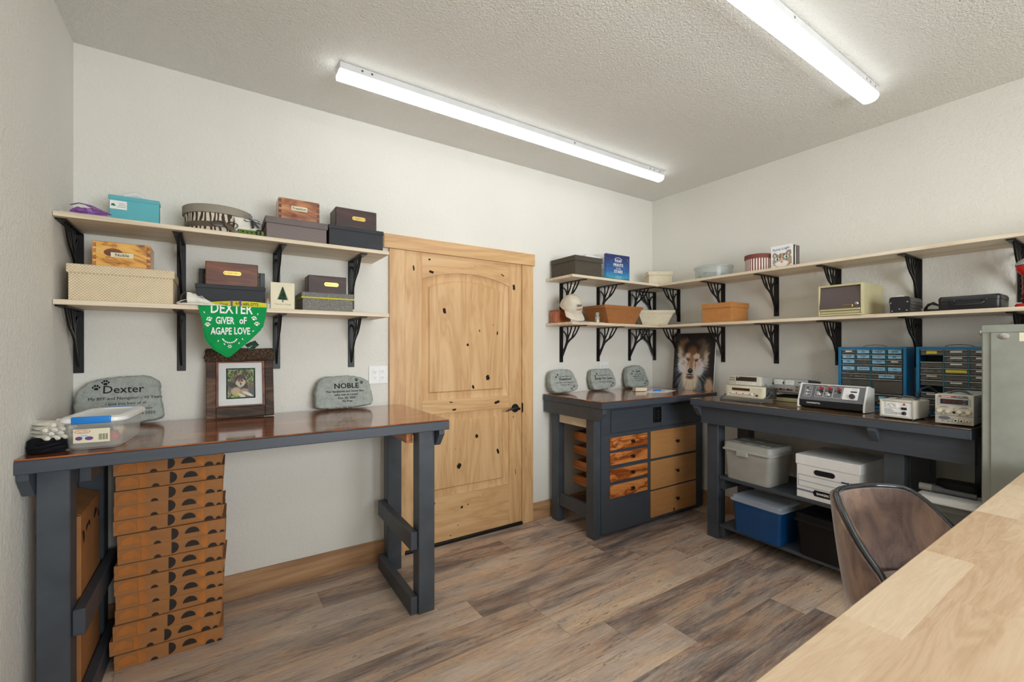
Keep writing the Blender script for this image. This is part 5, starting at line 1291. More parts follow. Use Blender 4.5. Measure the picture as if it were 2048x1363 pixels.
b = B(); b.loft([rrect(.226, .20, .016, .001), rrect(.234, .206, .018, .010), rrect(.234, .206, .018, .046)]); b.obj('case_base', 'black_plastic', t, loc=(0, .103, 0))
b = B(); b.loft([rrect(.236, .208, .018, .0475), rrect(.236, .208, .018, .064), rrect(.224, .196, .016, .074)]); b.obj('case_lid', 'black_plastic', t, loc=(0, .103, 0))
b = B(); b.tube([(-.058, .002, .046), (-.060, -.012, .036), (-.050, -.016, .026), (.0, -.017, .024), (.050, -.016, .026), (.060, -.012, .036), (.058, .002, .046)], .0055, 8); b.obj('handle', 'black_plastic', t)
for x in (-.06, .06): B().box(x-.010, x+.010, -.004, .003, .040, .056, .002).obj('handle_mount', 'black_plastic', t)
# red lantern at the edge
t = thing('bird_feeder', 'red plastic bird feeder with a grey lid, cut off at the right edge', 'bird feeder', (-.245, -2.490, ZQ), 0)
b = B(); b.lathe([(.001, .0008), (.052, .0008), (.055, .012), (.050, .018), (.001, .02)], n=28); b.obj('base', 'red_plastic', t)
b = B(); b.lathe([(.030, .0205), (.030, .160)], n=28); 
for k in range(5): b.lathe([(.0315, .04+.026*k), (.0345, .042+.026*k), (.0315, .045+.026*k)], n=28)
b.obj('tube_body', 'red_glass', t)
b = B(); b.lathe([(.032, .160), (.050, .185), (.052, .205), (.030, .207)], n=28); b.obj('collar', 'red_plastic', t)
b = B(); b.lathe([(.055, .208), (.052, .220), (.038, .235), (.022, .245), (0, .250)], n=28); b.obj('lid', 'grey_plastic', t)

# ------------------------------------------------------------ on the corner workbench
def wolf(U, V):
    ang = np.arctan2(V-.52, U-.45); r = np.hypot(U-.45, V-.52)
    f = vn(ang*22+50, r*7, 1)-.5; f2 = vn(ang*60+90, r*10, 4)-.5; f3 = vn(ang*34+20, r*5, 8)
    d = .05*f+.03*f2; u, v = U+d*np.cos(ang), V+d*np.sin(ang)*1.1
    c = np.zeros(U.shape+(3,)); c[:] = (26, 24, 24); c = lay(c, ell(U, V, .08, .08, .14, .10, .8)*.5, (84, 74, 60))
    c = lay(c, ell(u, v, .44, .66, .40, .50, .15), (56, 58, 64)); c = lay(c, (f3 > .60)*ell(u, v, .44, .72, .40, .44, .2)*.55, (136, 140, 148)); c = lay(c, (f3 < .3)*ell(u, v, .44, .6, .42, .5, .2)*.6, (24, 24, 26))
    c = lay(c, ell(u, v, .24, .27, .15, .17, .3, .3), (112, 88, 66)); c = lay(c, ell(u, v, .70, .30, .17, .18, .3, -.3), (104, 86, 70)); c = lay(c, ell(u, v, .16, .40, .06, .14, .4), (190, 176, 156)); c = lay(c, ell(u, v, .80, .46, .06, .14, .4), (186, 170, 150))
    c = lay(c, ell(u, v, .30, .19, .07, .10, .2, .2), (118, 80, 54)); c = lay(c, ell(u, v, .30, .22, .03, .05, .3), (70, 54, 48)); c = lay(c, ell(u, v, .64, .20, .07, .08, .3), (80, 58, 44))
    c = lay(c, ell(u, v, .45, .27, .19, .13, .2), (34, 26, 22)); c = lay(c, ell(u, v, .47, .35, .13, .11, .3), (106, 68, 42)); c = lay(c, (f2 > .12)*ell(u, v, .47, .35, .12, .10, .3)*.5, (140, 98, 66))
    c = lay(c, ell(u, v, .27, .58, .15, .16, .2), (212, 208, 206)); c = lay(c, ell(u, v, .61, .60, .16, .16, .2), (206, 204, 204)); c = lay(c, ell(u, v, .62, .53, .06, .05, .4), (206, 170, 148)); c = lay(c, ell(u, v, .26, .52, .05, .05, .4), (196, 168, 148))
    c = lay(c, ell(u, v, .36, .40, .07, .05, .2), (206, 186, 166)); c = lay(c, ell(u, v, .57, .41, .08, .055, .2), (206, 186, 166))
    c = lay(c, ell(u, v, .45, .52, .060, .15, .35), (158, 116, 84)); c = lay(c, ell(u, v, .36, .58, .045, .10, .3), (206, 182, 164)); c = lay(c, ell(u, v, .54, .58, .045, .10, .3), (200, 178, 160))
    for ex, ey in ((.365, .462), (.575, .474)):
        c = lay(c, ell(U, V, ex, ey, .040, .026, .15, .35 if ex < .5 else -.25), (28, 18, 14)); c = lay(c, ell(U, V, ex, ey, .024, .019, .15), (150, 78, 30)); c = lay(c, ell(U, V, ex, ey, .010, .011, .2), (14, 10, 10)); c = lay(c, ell(U, V, ex-.008, ey-.008, .005, .004, .3), (240, 230, 220))
    c = lay(c, ell(U, V, .375, .53, .008, .05, .5, .1)*.8, (60, 40, 34)); c = lay(c, ell(U, V, .55, .55, .008, .05, .5, -.1)*.8, (60, 40, 34))
    c = lay(c, ell(u, v, .43, .84, .21, .20, .2), (226, 212, 188)); c = lay(c, ell(u, v, .90, .92, .10, .14, .3), (196, 168, 140)); c = lay(c, ell(u, v, .22, .95, .07, .10, .4)*.7, (150, 156, 166)); c = lay(c, ell(u, v, .66, .95, .07, .12, .4)*.7, (160, 164, 172)); c = lay(c, (f3 > .66)*ell(u, v, .43, .84, .24, .2, .2)*.4, (176, 156, 130))
    c = lay(c, ell(U, V, .43, .71, .11, .06, .3), (196, 184, 176)); c = lay(c, ell(U, V, .43, .775, .09, .035, .4), (104, 74, 52))
    c = lay(c, ell(U, V, .435, .665, .062, .045, .1), (18, 17, 19)); c = lay(c, ell(U, V, .435, .650, .022, .008, .4)*.7, (190, 190, 196)); c = lay(c, ell(U, V, .425, .730, .075, .012, .3), (30, 22, 22)); c = lay(c, ell(U, V, .42, .748, .05, .010, .4), (180, 170, 168)); return c
t = thing('wolf_picture', 'unframed portrait of a grey and tan wolf leaning in the corner behind the workbench', 'picture', (-.085, -.498, ZT_), R9, rx=0)
t.rotation_euler = (math.radians(-5), 0, R9)
t.rotation_mode = 'ZYX' if False else 'XYZ'
t.rotation_euler = (Matrix.Rotation(R9, 3, 'Z') @ Matrix.Rotation(math.radians(-5), 3, 'X')).to_euler()
B().box(-.203, .203, .0006, .008, .0, .508, .0008).obj('board', 'paper_white', t)
painted('printed_face', .404, .506, 150, 190, wolf, t, y=.0, z0=.001)
b = B(); b.loft([[(x, y, z) for x, y in ((-.20, -.13), (.10, .02), (.19, -.16), (-.04, -.24))] for z in (0, .0012)]); tag(b.obj('paper_sheet', 'paper_white', loc=(-.40, -.27, ZT_)), 'large white sheet of paper lying on the corner workbench', 'paper')
b = B(); b.box(-.055, .055, -.028, .028, .0, .030, .002); tag(b.obj('wood_block', 'pale_shelf_board', loc=(-.535, -.300, ZT_+.0016), rot=(0, 0, -.35)), 'small pale wood block at the left end of the white sheet', 'wood block')
t = thing('utility_knife', 'small blue and grey tool lying on the white sheet of paper', 'tool', (-.405, -.395, ZT_+.0018), -.45)
B().box(-.045, .020, -.012, .012, .0, .012, .003).obj('blue_part', 'blue_latch', t); B().box(.0205, .055, -.009, .009, .0, .006, .002).obj('grey_part', 'grey_plastic', t)

# ------------------------------------------------------------ electronics on the right bench (local: x to the right, front -y)
def facing(name, label, cat, x, y, z, rz=0, rx=0, group=None):
    t = thing(name, label, cat, (x, y, z), 0, group)
    t.rotation_euler = (Matrix.Rotation(R9+rz, 3, 'Z') @ Matrix.Rotation(rx, 3, 'X')).to_euler(); return t
def post(b, x, z, y, mi, r=.0065, L=.022): b.lathe([(r*.7, 0), (r*.7, -L*.4), (r, -L*.45), (r, -L), (r*.5, -L-.001), (0, -L-.001)], (x, y, z), axis='y', n=12, mi=mi)
t = facing('bench_multimeter', 'cream bench multimeter with a dark red display, under the other on its swivel handle', 'multimeter', -.500, -1.195, ZT_+.024, -.02, math.radians(-3.5))
b = B(); b.box(-.137, .137, .0, .030, .0, .082, .005, seg=2); b.obj('front_bezel', 'cream_plastic', t)
b = B(); b.box(-.133, .133, .0305, .175, .004, .078, .003); b.obj('housing', 'dark_grey_metal', t)
b = B(); b.box(-.125, .125, -.0015, -.0002, .008, .072, .001, 0); b.box(-.088, .040, -.0024, -.0014, .048, .066, 0, 1); b.box(-.112, .065, -.0024, -.0014, .016, .036, 0, 3); b.box(-.105, .055, -.0032, -.0022, .018, .0225, .0003, 2)
for k in range(10): b.box(-.108+.016*k, -.098+.016*k, -.0034, -.0022, .026, .032, .0005, 0 if k % 3 else 4)
post(b, .095, .022, -.001, 4, .006, .014); b.disc(.075, .034, .003, .003, -.0024, mi=4); b.disc(-.115, .044, .0025, .0025, -.0024, mi=4)
b.obj('control_panel', ['cream_plastic', 'display_red', 'orange_print', 'paper_white', 'ink_black'], t)
b = B(); b.tube([(-.146, .075, .040), (-.149, .040, .024), (-.150, -.045, -.018), (-.146, -.055, -.0215), (.146, -.055, -.0215), (.150, -.045, -.018), (.149, .040, .024), (.146, .075, .040)], .0055, 8)
for s in (-1, 1): b.cyl((s*.138, .080, .042), (s*.158, .080, .042), .016, n=18)
b.obj('swivel_handle', 'dark_grey_metal', t)
t = facing('bench_multimeter', 'off-white bench multimeter with a wide black display, stacked on the cream one', 'multimeter', -.470, -1.178, ZT_+.1085, -.02, math.radians(-3.5))
b = B(); b.box(-.115, .115, .0, .026, .0, .066, .004, seg=2); b.obj('front_bezel', 'cream_metal', t)
b = B(); b.box(-.112, .112, .0265, .165, .002, .063, .003); b.obj('housing', 'grey_plastic', t)
b = B(); b.box(-.060, .090, -.0016, -.0003, .030, .060, .0008, 0); b.text('FLUKE' if False else 'ESCORT', .006, -.045, .0535, -.0018, mi=1, bold=.0002)
for k in range(9): b.box(-.055+.016*k, -.045+.016*k, -.0022, -.0003, .008, .013, .0005, 2); b.box(-.055+.016*k, -.045+.016*k, -.0022, -.0003, .018, .023, .0005, 2)
for (x, z, m) in ((-.104, .050, 3), (-.090, .050, 4), (-.075, .050, 4), (-.104, .034, 4), (-.090, .034, 4), (-.075, .034, 4)): b.disc(x, z, .0042, .0042, -.0006, mi=m); b.disc(x, z, .002, .002, -.0009, mi=4)
b.obj('control_panel', ['display_dark', 'ink_white', 'paper_white', 'ink_red', 'ink_black'], t)
b = B(); 
for s in (-1, 1): b.cyl((s*.113, .075, .020), (s*.128, .075, .020), .015, n=18)
b.obj('handle_hub', 'grey_plastic', t)
# dual supply on a tray
t = facing('equipment_tray', 'flat beige base under the grey power supply, seen as a pale strip', 'tray', -.300, -1.400, ZT_, 0)
b = B(); b.box(-.110, .110, 0, .17, .0006, .026, .003); b.obj('base', 'beige_metal', t); b = B(); b.box(-.105, .105, .030, .165, .0262, .040, .002); b.obj('stand', 'black_plastic', t)
t = facing('power_supply', 'grey power supply with two white meters and a row of coloured terminals', 'power supply', -.290, -1.387, ZT_+.063, 0, math.radians(-6))
b = B(); b.box(-.124, .124, .004, .19, .0, .096, .002); b.obj('housing', 'dark_grey_metal', t)
b = B(); b.box(-.122, .122, .0, .0035, .002, .094, .001, 0)
for x in (-.063, .010):
    b.box(x-.028, x+.028, -.003, -.0002, .054, .086, .001, 1); b.ribbon([(x+.021*math.cos(a), .058+.020*math.sin(a)) for a in [PI*(.15+.7*k/8) for k in range(9)]], .0008, -.0035, -.0031, 'xz', 2); b.ribbon([(x, .058), (x-.012, .076)], .0007, -.0036, -.0032, 'xz', 2)
b.box(-.112, -.098, -.004, -.0002, .052, .068, .001, 2); b.disc(-.105, .082, .0035, .0035, -.0004, mi=2); b.box(-.034, -.028, -.006, -.0002, .060, .074, .001, 2); b.box(.066, .082, -.004, -.0002, .074, .078, .0005, 2); b.disc(.075, .063, .0035, .0035, -.0004, mi=3)
b.obj('front_panel', ['silver_paint', 'meter_face', 'ink_black', 'ink_white'], t)
for x, m in ((-.118, 0), (-.084, 1), (-.066, 2), (-.042, 1), (-.022, 2), (.006, 1), (.026, 2)):
    b = B(); post(b, x, .022, -.0005, 0); b.obj('terminal', ['yellow_plastic', 'black_plastic', 'red_plastic'][m], t)
for x in (.058, .088):
    for z in (.022, .046): B().lathe([(.008, 0), (.0085, -.010), (.006, -.013), (0, -.013)], (x, -.0005, z), axis='y', n=16).obj('knob', 'brown_knob', t)
# sloping console
t = facing('test_console', 'sloping white-cased console with a grey panel of red and white jacks', 'console', -.520, -1.727, ZT_, -.055)
side = [(.0, .003), (.004, .003), (.20, .003), (.20, .146), (.055, .150), (.045, .146)]
sl = lambda z: .003+.0400*(z-.05)/.1
for s in (-1, 1):
    b = B(); b.prism([(-.004, .004), (.118, .002), (.118, .136), (.050, .152), (.042, .150), (-.002, .04)], s*.176-.005, s*.176+.005, 'yz'); b.obj('side_cheek', 'white_plastic', t)
b = B(); b.prism([(.046, .150), (.116, .134), (.116, .128), (.046, .143)], -.1708, .1708, 'yz'); b.obj('top_cover', 'white_plastic', t)
b = B(); b.prism([(.0, .052), (.043, .1445), (.048, .142), (.006, .050)], -.1705, .1705, 'yz', 0); pn = b.obj('sloped_panel', 'slate_panel', t)
b = B(); b.prism([(-.002, .014), (.0, .0515), (.006, .0495), (.006, .012)], -.1705, .1705, 'yz'); b.prism([(.006, .012), (.116, .010), (.116, .002), (.02, .002)], -.165, .165, 'yz'); b.obj('base_panel', 'black_plastic', t)
PF = lambda u, v, e=.0006: (u, .043*v/.1022-e*.9, .052+.0925*v/.1022+e*.42)      # v runs up the slope
b = B()
def prect(x0, x1, v0, v1, r=.006, w=.0014, mi=0, fill=False):
    P = [];
    for cx, cv, a0 in ((x1-r, v0+r, -PI/2), (x1-r, v1-r, 0), (x0+r, v1-r, PI/2), (x0+r, v0+r, PI)):
        for k in range(5): a = a0+PI/2*k/4; P.append((cx+r*math.cos(a), cv+r*math.sin(a), math.cos(a), math.sin(a)))
    if fill: b.poly([PF(x, v) for x, v, _, _ in P], mi)
    else: b.loft([[PF(x, v) for x, v, _, _ in P], [PF(x-w*a, v-w*c) for x, v, a, c in P]], cap=False, mi=mi)
prect(-.150, -.108, .022, .092); prect(-.088, -.042, .022, .092); prect(-.040, .008, .022, .092); prect(.010, .056, .022, .092); prect(.060, .140, .020, .094, .005, mi=0, fill=True)
for x0, v0 in ((-.122, .078), (-.122, .060), (-.122, .040), (-.075, .080), (-.075, .055), (-.075, .034), (-.028, .080), (-.028, .055), (-.028, .034), (.022, .080), (.022, .055)):
    b.poly([PF(x0-.006, v0-.001), PF(x0+.008, v0-.001), PF(x0+.008, v0+.0015), PF(x0-.006, v0+.0015)])
b.poly([PF(.098, .066, .001), PF(.130, .066, .001), PF(.130, .074, .001), PF(.098, .074, .001)], 1)
b.poly([PF(.098+.002, .084, .001), PF(.132, .084, .001), PF(.132, .0855, .001), PF(.100, .0855, .001)], 1); b.text('CONTINENTAL', .0125, -.128, 0, 0, bold=.0003, align='LEFT', sx=.9, tf=lambda x, z: (x, -.0022, .030+z))
b.obj('panel_markings', ['ink_white', 'ink_black'], t)
def jack(b, x, v, mi, r=.0075, L=.020): p = Vector(PF(x, v, 0)); n_ = Vector((0, -.9, .42)).normalized(); b.cyl(p, p+n_*L, r, r, 14, mi); b.cyl(p+n_*L, p+n_*(L+.001), r*.5, r*.5, 10, 2)
JM = ['red_plastic', 'white_plastic', 'black_plastic']
for a in [(x, .080, 0) for x in (-.055, -.008, .040)] + [(x+.004, .060, 2, .0065, .017) for x in (-.055, -.008, .040)] + [(-.062, .040, 1), (-.012, .040, 1), (-.136, .060, 1, .0065, .007), (-.136, .038, 1, .0065, .007), (-.134, .080, 2, .003, .005), (-.020, .098, 1, .003, .012)]:
    b = B(); jack(b, *a); b.obj('jack', JM, t)
b = B(); jack(b, .112, .040, 0, .014, .014); b.obj('knob', 'purple_knob', t)
# small metered supply
def case_(t, w, d, h, mat, r=.010):
    b = B(); b.box(-w/2, w/2, .012, d, .006, h, r*.6, seg=3); b.obj('housing', mat, t)
    b = B()
    for q in ((-w/2, -w/2+.011, .006, h), (w/2-.011, w/2, .006, h), (-w/2+.0112, w/2-.0112, .006, .017), (-w/2+.0112, w/2-.0112, h-.011, h)): b.box(q[0], q[1], 0, .0118, q[2], q[3], .004, seg=2)
    b.obj('bezel', mat, t)
    b = B()
    for x in (-w/2+.02, w/2-.02):
        for y in (.03, d-.03): b.cyl((x, y, 0.0004), (x, y, .0058), .008, n=12)
    b.obj('feet', 'black_plastic', t)
t = facing('power_supply', 'small cream power supply with one analogue meter and a hand-strap on top', 'power supply', -.612, -2.070, ZT_, -.10)
case_(t, .150, .175, .100, 'cream_metal')
b = B(); b.box(-.0638, .0638, .006, .0115, .0172, .0888, 0, 0); b.box(-.050, .002, .003, .0058, .056, .084, .001, 1)
b.ribbon([(-.024+.020*math.cos(a), .058+.020*math.sin(a)) for a in [PI*(.15+.7*k/8) for k in range(9)]], .0009, .0024, .0028, 'xz', 2); b.ribbon([(-.024, .058), (-.038, .074)], .0008, .0024, .0028, 'xz', 2); b.ribbon([(-.015, .072), (-.005, .066)], .0014, .0022, .0027, 'xz', 3)
b.disc(.030, .079, .005, .005, .0052, mi=3); b.box(.018, .042, .001, .0058, .050, .063, .002, 4); b.lathe([(.010, 0), (.009, -.004), (.006, -.014), (0, -.014)], (.030, .006, .032), axis='y', n=18, mi=4); b.box(.018, .042, .0053, .0058, .0715, .0730, 0, 2)
for k, wd in enumerate((.030, .040, .052, .048)): 
    for j in range(int(wd/.006)): b.box(-.054+.007*j, -.054+.007*j+.0045, .0052, .0058, .046-.0075*k, .0485-.0075*k, 0, 2)
b.obj('front_panel', ['paper_white', 'meter_face', 'ink_black', 'ink_red', 'black_plastic'], t)
def strap(t, x, y, z, L, mat='dark_grey_metal'):
    b = B(); b.tube([(x-L/2, y, z+.003), (x-L*.3, y, z+.012), (x, y, z+.016), (x+L*.3, y, z+.012), (x+L/2, y, z+.003)], [.004, .006, .006, .006, .004], 8)
    b.box(x-L/2-.010, x-L/2+.006, y-.008, y+.008, z+.0003, z+.004, .001); b.box(x+L/2-.006, x+L/2+.010, y-.008, y+.008, z+.0003, z+.004, .001); b.obj('handle', mat, t)
strap(t, .015, .085, .100, .08)
# digital supply
t = facing('power_supply', 'cream digital power supply with a dark red display and four knobs, beside the grey cabinet', 'power supply', -.640, -2.295, ZT_, .0)
b = B(); b.box(-.066, .066, .010, .40, .008, .146, .003, seg=2); b.obj('housing', 'grey_plastic_pale', t)
b = B(); b.box(-.068, .068, 0, .0098, .006, .148, .004, seg=2); b.obj('front_bezel', 'cream_metal', t)
b = B(); b.prism([(-.058, .1325), (.052, .1325), (.046, .1435), (-.052, .1435)], -.0012, -.0002, 'xz', 0); b.box(-.050, -.002, -.0018, -.0011, .1340, .1420, 0, 1); b.text('Sorensen', .0088, -.026, .1355, -.0021, mi=2, bold=.0002, sx=1.0); b.text('LS 18-5', .0074, .020, .1360, -.0016, mi=2)
b.obj('brand_strip', ['slate_panel', 'orange_red', 'ink_white'], t)
b = B(); b.box(-.058, .058, -.0024, -.0002, .097, .130, .001, 0); b.box(-.048, .049, -.0032, -.0023, .102, .126, .0005, 1)
for k in range(4):
    x = -.032+.017*k
    for q in ((x-.004, x+.004, .1195, .1205), (x-.004, x+.004, .1135, .1145), (x-.004, x+.004, .1075, .1085), (x-.0048, x-.0038, .108, .120), (x+.0038, x+.0048, .108, .120)): b.box(q[0], q[1], -.0036, -.0031, q[2], q[3], 0, 2)
b.text('VOLTS', .004, .036, .120, -.0034, mi=3); b.text('AMPS', .004, .036, .106, -.0034, mi=3)
b.obj('display', ['silver_paint', 'display_dark', 'led_red', 'ink_white'], t)
for x in (-.050, -.019, .020, .051): B().lathe([(.0105, 0), (.010, -.010), (.0085, -.014), (0, -.014)], (x, -.0002, .068), axis='y', n=18).obj('knob', 'cream_plastic', t)
b = B()
for x0, x1 in ((-.050, -.019), (.020, .051)): b.ribbon([(x0, .081), (x0, .086), (x1, .086), (x1, .081)], .0009, -.0008, -.0003, 'xz', 0)
b.text('CURRENT', .0048, -.034, .087, -.0006, mi=0); b.text('VOLTAGE', .0048, .035, .087, -.0006, mi=0); b.box(-.004, .004, -.004, -.0002, .058, .068, .001, 0); b.disc(0, .080, .0018, .0018, -.0006, mi=0)
for x in (-.030, -.028, .034, .036): b.box(x-.001, x+.001, -.0006, -.0002, .064, .068, 0, 0)
b.box(-.066, .066, -.0010, -.0002, .0468, .0478, 0, 0); b.disc(-.034, .034, .022, .009, -.0007, n=24, mi=1)
for x, z in ((-.044, .0515), (-.03, .0515), (.02, .0515), (.045, .0515), (-.04, .018), (-.02, .017)): b.box(x-.004, x+.004, -.0006, -.0002, z, z+.002, 0, 0)
b.obj('front_markings', ['ink_black', 'slate_panel'], t)
for x, m in ((.008, 0), (.028, 1), (.048, 2)):
    b = B(); post(b, x, .026, -.0002, 3, .0075, .012); b.disc(x, .026, .004, .004, -.0136, mi=m); b.obj('terminal', ['ink_black', 'black_plastic', 'red_plastic', 'cream_plastic'], t)
strap(t, .0, .10, .146, .07); b = B()
for k in range(9): b.box(.0662, .0668, .09, .20, .040+.011*k, .043+.011*k, 0)
b.obj('vent_slots', 'slate_panel', t)
b = B(); b.tube([(-.47, -2.115, ZT_+.10), (-.46, -2.130, ZT_+.155), (-.45, -2.160, ZT_+.168), (-.44, -2.185, ZT_+.145), (-.44, -2.190, ZT_+.09), (-.45, -2.170, ZT_+.03), (-.47, -2.160, ZT_+.008), (-.40, -2.17, ZT_+.006)], .006, 10)
under(b.obj('power_cord', 'cord_black'), t)
b = B(); b.tube([(-.40, -1.915, ZT_+.055), (-.42, -1.945, ZT_+.075), (-.44, -1.975, ZT_+.092), (-.43, -2.00, ZT_+.106)], .004, 8); under(b.obj('power_cord', 'cord_black'), t)

# parts drawers
def parts_cabinet(label, y, cols, x=-.214, W=.345):
    t = facing('parts_cabinet', label, 'drawer cabinet', x, y, ZT_, 0, 0, 'blue steel parts cabinets')
    H, D, w = .380, .150, .008
    b = B()
    for q in ((-W/2, -W/2+.016, 0, D, .0006, H), (W/2-.016, W/2, 0, D, .0006, H), (-W/2+.0162, W/2-.0162, 0, D, H-.014, H), (-W/2+.0162, W/2-.0162, 0, D, .0006, .014)): b.box(*q, .002)
    b.obj('frame', 'blue_steel', t)
    B().box(-W/2+.0165, W/2-.0165, D-.004, D-.0005, .0145, H-.0145, 0).obj('back_panel', 'cabinet_dark', t)
    x0, x1 = -W/2+.017, W/2-.017; cw = (x1-x0)/cols[0]; b = B()
    for k in range(1, cols[0]): b.box(x0+cw*k-.0022, x0+cw*k+.0022, .002, D-.0045, .0145 if (cols[0] == 3 or k == cols[0]//2) else cols[2], H-.0145, 0)
    b.obj('dividers', 'teal_steel', t)
    B().tube([(-.060, .07, H), (-.045, .07, H+.008), (0, .07, H+.013), (.045, .07, H+.008), (.060, .07, H)], .0016, 6).obj('handle', 'black_iron', t)
    return t, x0, x1, cw, H
def pdrawer(t, x0, x1, z0, z1, lab=None, fill=None, txt=None, lw=.8, off=0):
    b = B(); w = x1-x0; b.box(x0+.003, x1-.003, .006, .0085, z0+.002, z1-.003, .0005, 0); b.box(x0+.003, x1-.003, -.004, .0058, z1-.005, z1-.0022, .0008, 1); b.box(x0+.003, x1-.003, .009, .12, z0+.002, z0+.004, 0, 0)
    d = b.obj('drawer', ['drawer_plastic', 'clear_rim'], t)
    if fill:
        b = B(); random.seed(int(z0*1e4)+int(x0*1e4))
        for k in range(12): cx = random.uniform(x0+.012, x1-.012); cz = z0+.0045+random.uniform(0, (z1-z0)*.3); b.box(cx-.006, cx+.006, .014+.004*(k % 3), .022+.004*(k % 3), cz, cz+.004+random.uniform(0, .006), .0005)
        b.obj('contents', fill, d)
    if lab:
        cx = (x0+x1)/2+off; lh = min(.0215, (z1-z0)*.68) if lab == 'paper_blue' else .009; zc = (z0+z1)/2+.001 if lab == 'paper_blue' else z1-.013
        if lab == 'paper_yellow': lh, zc = .016, (z0+z1)/2
        b = B(); b.loft([[(cx-w*lw/2, yy, zc-lh/2), (cx+w*lw/2, yy, zc-lh/2+.0006), (cx+w*lw/2-.001, yy, zc+lh/2), (cx-w*lw/2, yy, zc+lh/2)] for yy in (.0048, .0056)])
        if txt:
            for k, l_ in enumerate(txt.split('|')): b.text(l_, .0085 if '|' not in txt else .0062, cx, zc-.003+(0 if '|' not in txt else .0035-.0062*k), .0045, mi=1, bold=.0002)
        b.obj('label', [lab, 'ink_black'], d)
    return d
t, x0, x1, cw, H = parts_cabinet('blue parts cabinet with pale blue handwritten drawer labels, behind the console', -1.832, (4, 0, .215))
Z = [H-.0150, .334, .303, .271, .216]
LBL = [[(None, 'white'), 'RS232|PLUGS', 'CONNECTORS|+ HEADERS', 'ADAPTERS|CABLE ENDS|'], ['SWITCHES|ROTARY', 'SPLIT RNG|+ BITS', 'Ω', 'BRASS|SHIMS'], ['FUSES +|LAMPS', None, 'WIRE CAPS|NUTS', None], ['WIRE', 'WIRE WRAP', 'WIRE WRAP', 'WIRE']]
for r in range(4):
    for k in range(4):
        q = LBL[r][k]
        if isinstance(q, tuple): pdrawer(t, x0+cw*k, x0+cw*(k+1), Z[r+1], Z[r], 'paper_white', 'cloth_white', None, .45)
        elif q: pdrawer(t, x0+cw*k, x0+cw*(k+1), Z[r+1], Z[r], 'paper_blue', ('ink_red', 'dark_grey_metal', 'ink_red', 'cloth_white')[k] if r == 3 else None, q.strip('|'), .82 if r else .80)
        else: pdrawer(t, x0+cw*k, x0+cw*(k+1), Z[r+1], Z[r], 'paper_white' if k == 3 else None, 'cork' if k == 1 else None, None, .45)
xm = x0+cw*2
for (a, c, z0, z1, f, l) in ((x0, xm, .184, .2155, 'cloth_white', None), (xm, x1, .184, .2155, 'cloth_white', 'CABLE TIES'), (x0, xm, .128, .1835, 'cloth_black', None), (xm, x1, .094, .1835, None, None), (x0, xm, .072, .1275, None, None), (xm, x1, .040, .0935, None, 'TAPE'), (x0, xm, .016, .0715, None, None), (xm, x1, .0155, .0395, None, None)):
    d = pdrawer(t, a, c, z0, z1, 'paper_blue' if l else None, f, l, .5)
    if (a, z0) == (xm, .094):
        b = B()
        for k in range(10): b.box(a+.010, c-.014, .012, .016, z0+.012+.0065*k, z0+.0142+.0065*k, 0)
        b.obj('copper_strips', 'copper_wire', d)
t, x0, x1, cw, H = parts_cabinet('blue parts cabinet with white and yellow drawer labels, partly behind the digital supply', -2.215, (3, 0, 0), W=.336)
hs = .0345; zt = H-.0150
for r in range(10):
    z1 = zt-hs*r; z0 = z1-hs
    for k in range(3):
        if k == 0 and r in (1, 6): continue
        lab, fill, lw, txt = (None, None, .45, None)
        if k == 0: lab = 'paper_yellow' if r == 0 else ('paper_cream' if r == 4 else ('paper_white' if r == 7 else None)); fill = 'cloth_white' if r in (0, 3) else ('cork' if r == 4 else None)
        if k == 1: lab = 'paper_white' if r in (0, 1, 2, 5, 7) else ('paper_yellow' if r == 3 else None); lw = .85 if r == 3 else .48; fill = 'ink_red' if r == 0 else ('cloth_white' if r == 1 else None)
        if k == 2: lab = 'paper_white' if r < 5 else None; lw = .48; fill = 'cork' if r in (0, 5) else ('ink_red' if r in (2, 4) else 'dark_grey_metal')
        pdrawer(t, x0+cw*k, x0+cw*(k+1), z0, z1, lab, fill, txt, lw)

# ------------------------------------------------------------ totes on the lower shelves
def tote(name, label, cat, x, y, z, w, d, h, mat, lidmat, lidh, rz=0, taper=.93, over=.012, ribs=0):
    t = facing(name, label, cat, x, y, z, rz)
    b = B(); q = lambda k, zz: [(px, py+d/2, pz) for px, py, pz in rrect(w*k, d*k, .025, zz)]
    b.loft([q(taper-.02, .0008), q(taper, .010), q(.985, h*.62), q(1.0, h*.64), q(1.0, h-lidh)]); b.obj('tub', mat, t)
    b = B(); r2 = lambda o, zz: [(px, py+d/2, pz) for px, py, pz in rrect(w+o, d+o, .03, zz)]
    b.loft([r2(over*2, h-lidh-.004), r2(over*2+.004, h-lidh+.002), r2(over*2, h-lidh+.008), r2(over, h-lidh+.012), r2(over*.6, h-.004), r2(-.01, h), r2(-.03, h)]); 
    for k in range(ribs):
        xx = -w*.32+w*.64*k/max(1, ribs-1)
        for yy in (.2, .62): b.box(xx-.03, xx+.03, d*yy-.004, d*yy+.004, h-.001, h+.003, .001)
    b.obj('lid', lidmat, t); return t
t = tote('storage_tote', 'grey lidded plastic tote on the middle shelf of the right workbench', 'tote', -.562, -1.242, .4612, .330, .270, .262, 'grey_plastic', 'grey_plastic', .055, -.05, ribs=3)
b = B(); b.box(-.060, .020, -.022, -.002, .176, .208, .004); b.obj('latch', 'grey_plastic', t)
t = facing('file_box', 'white cardboard file storage box on the middle shelf, beside the grey tote', 'box', -.575, -1.730, .4612, -.05)
FB = B(); FB.box(-.166, .166, .004, .36, .0006, .225, .002, 0)
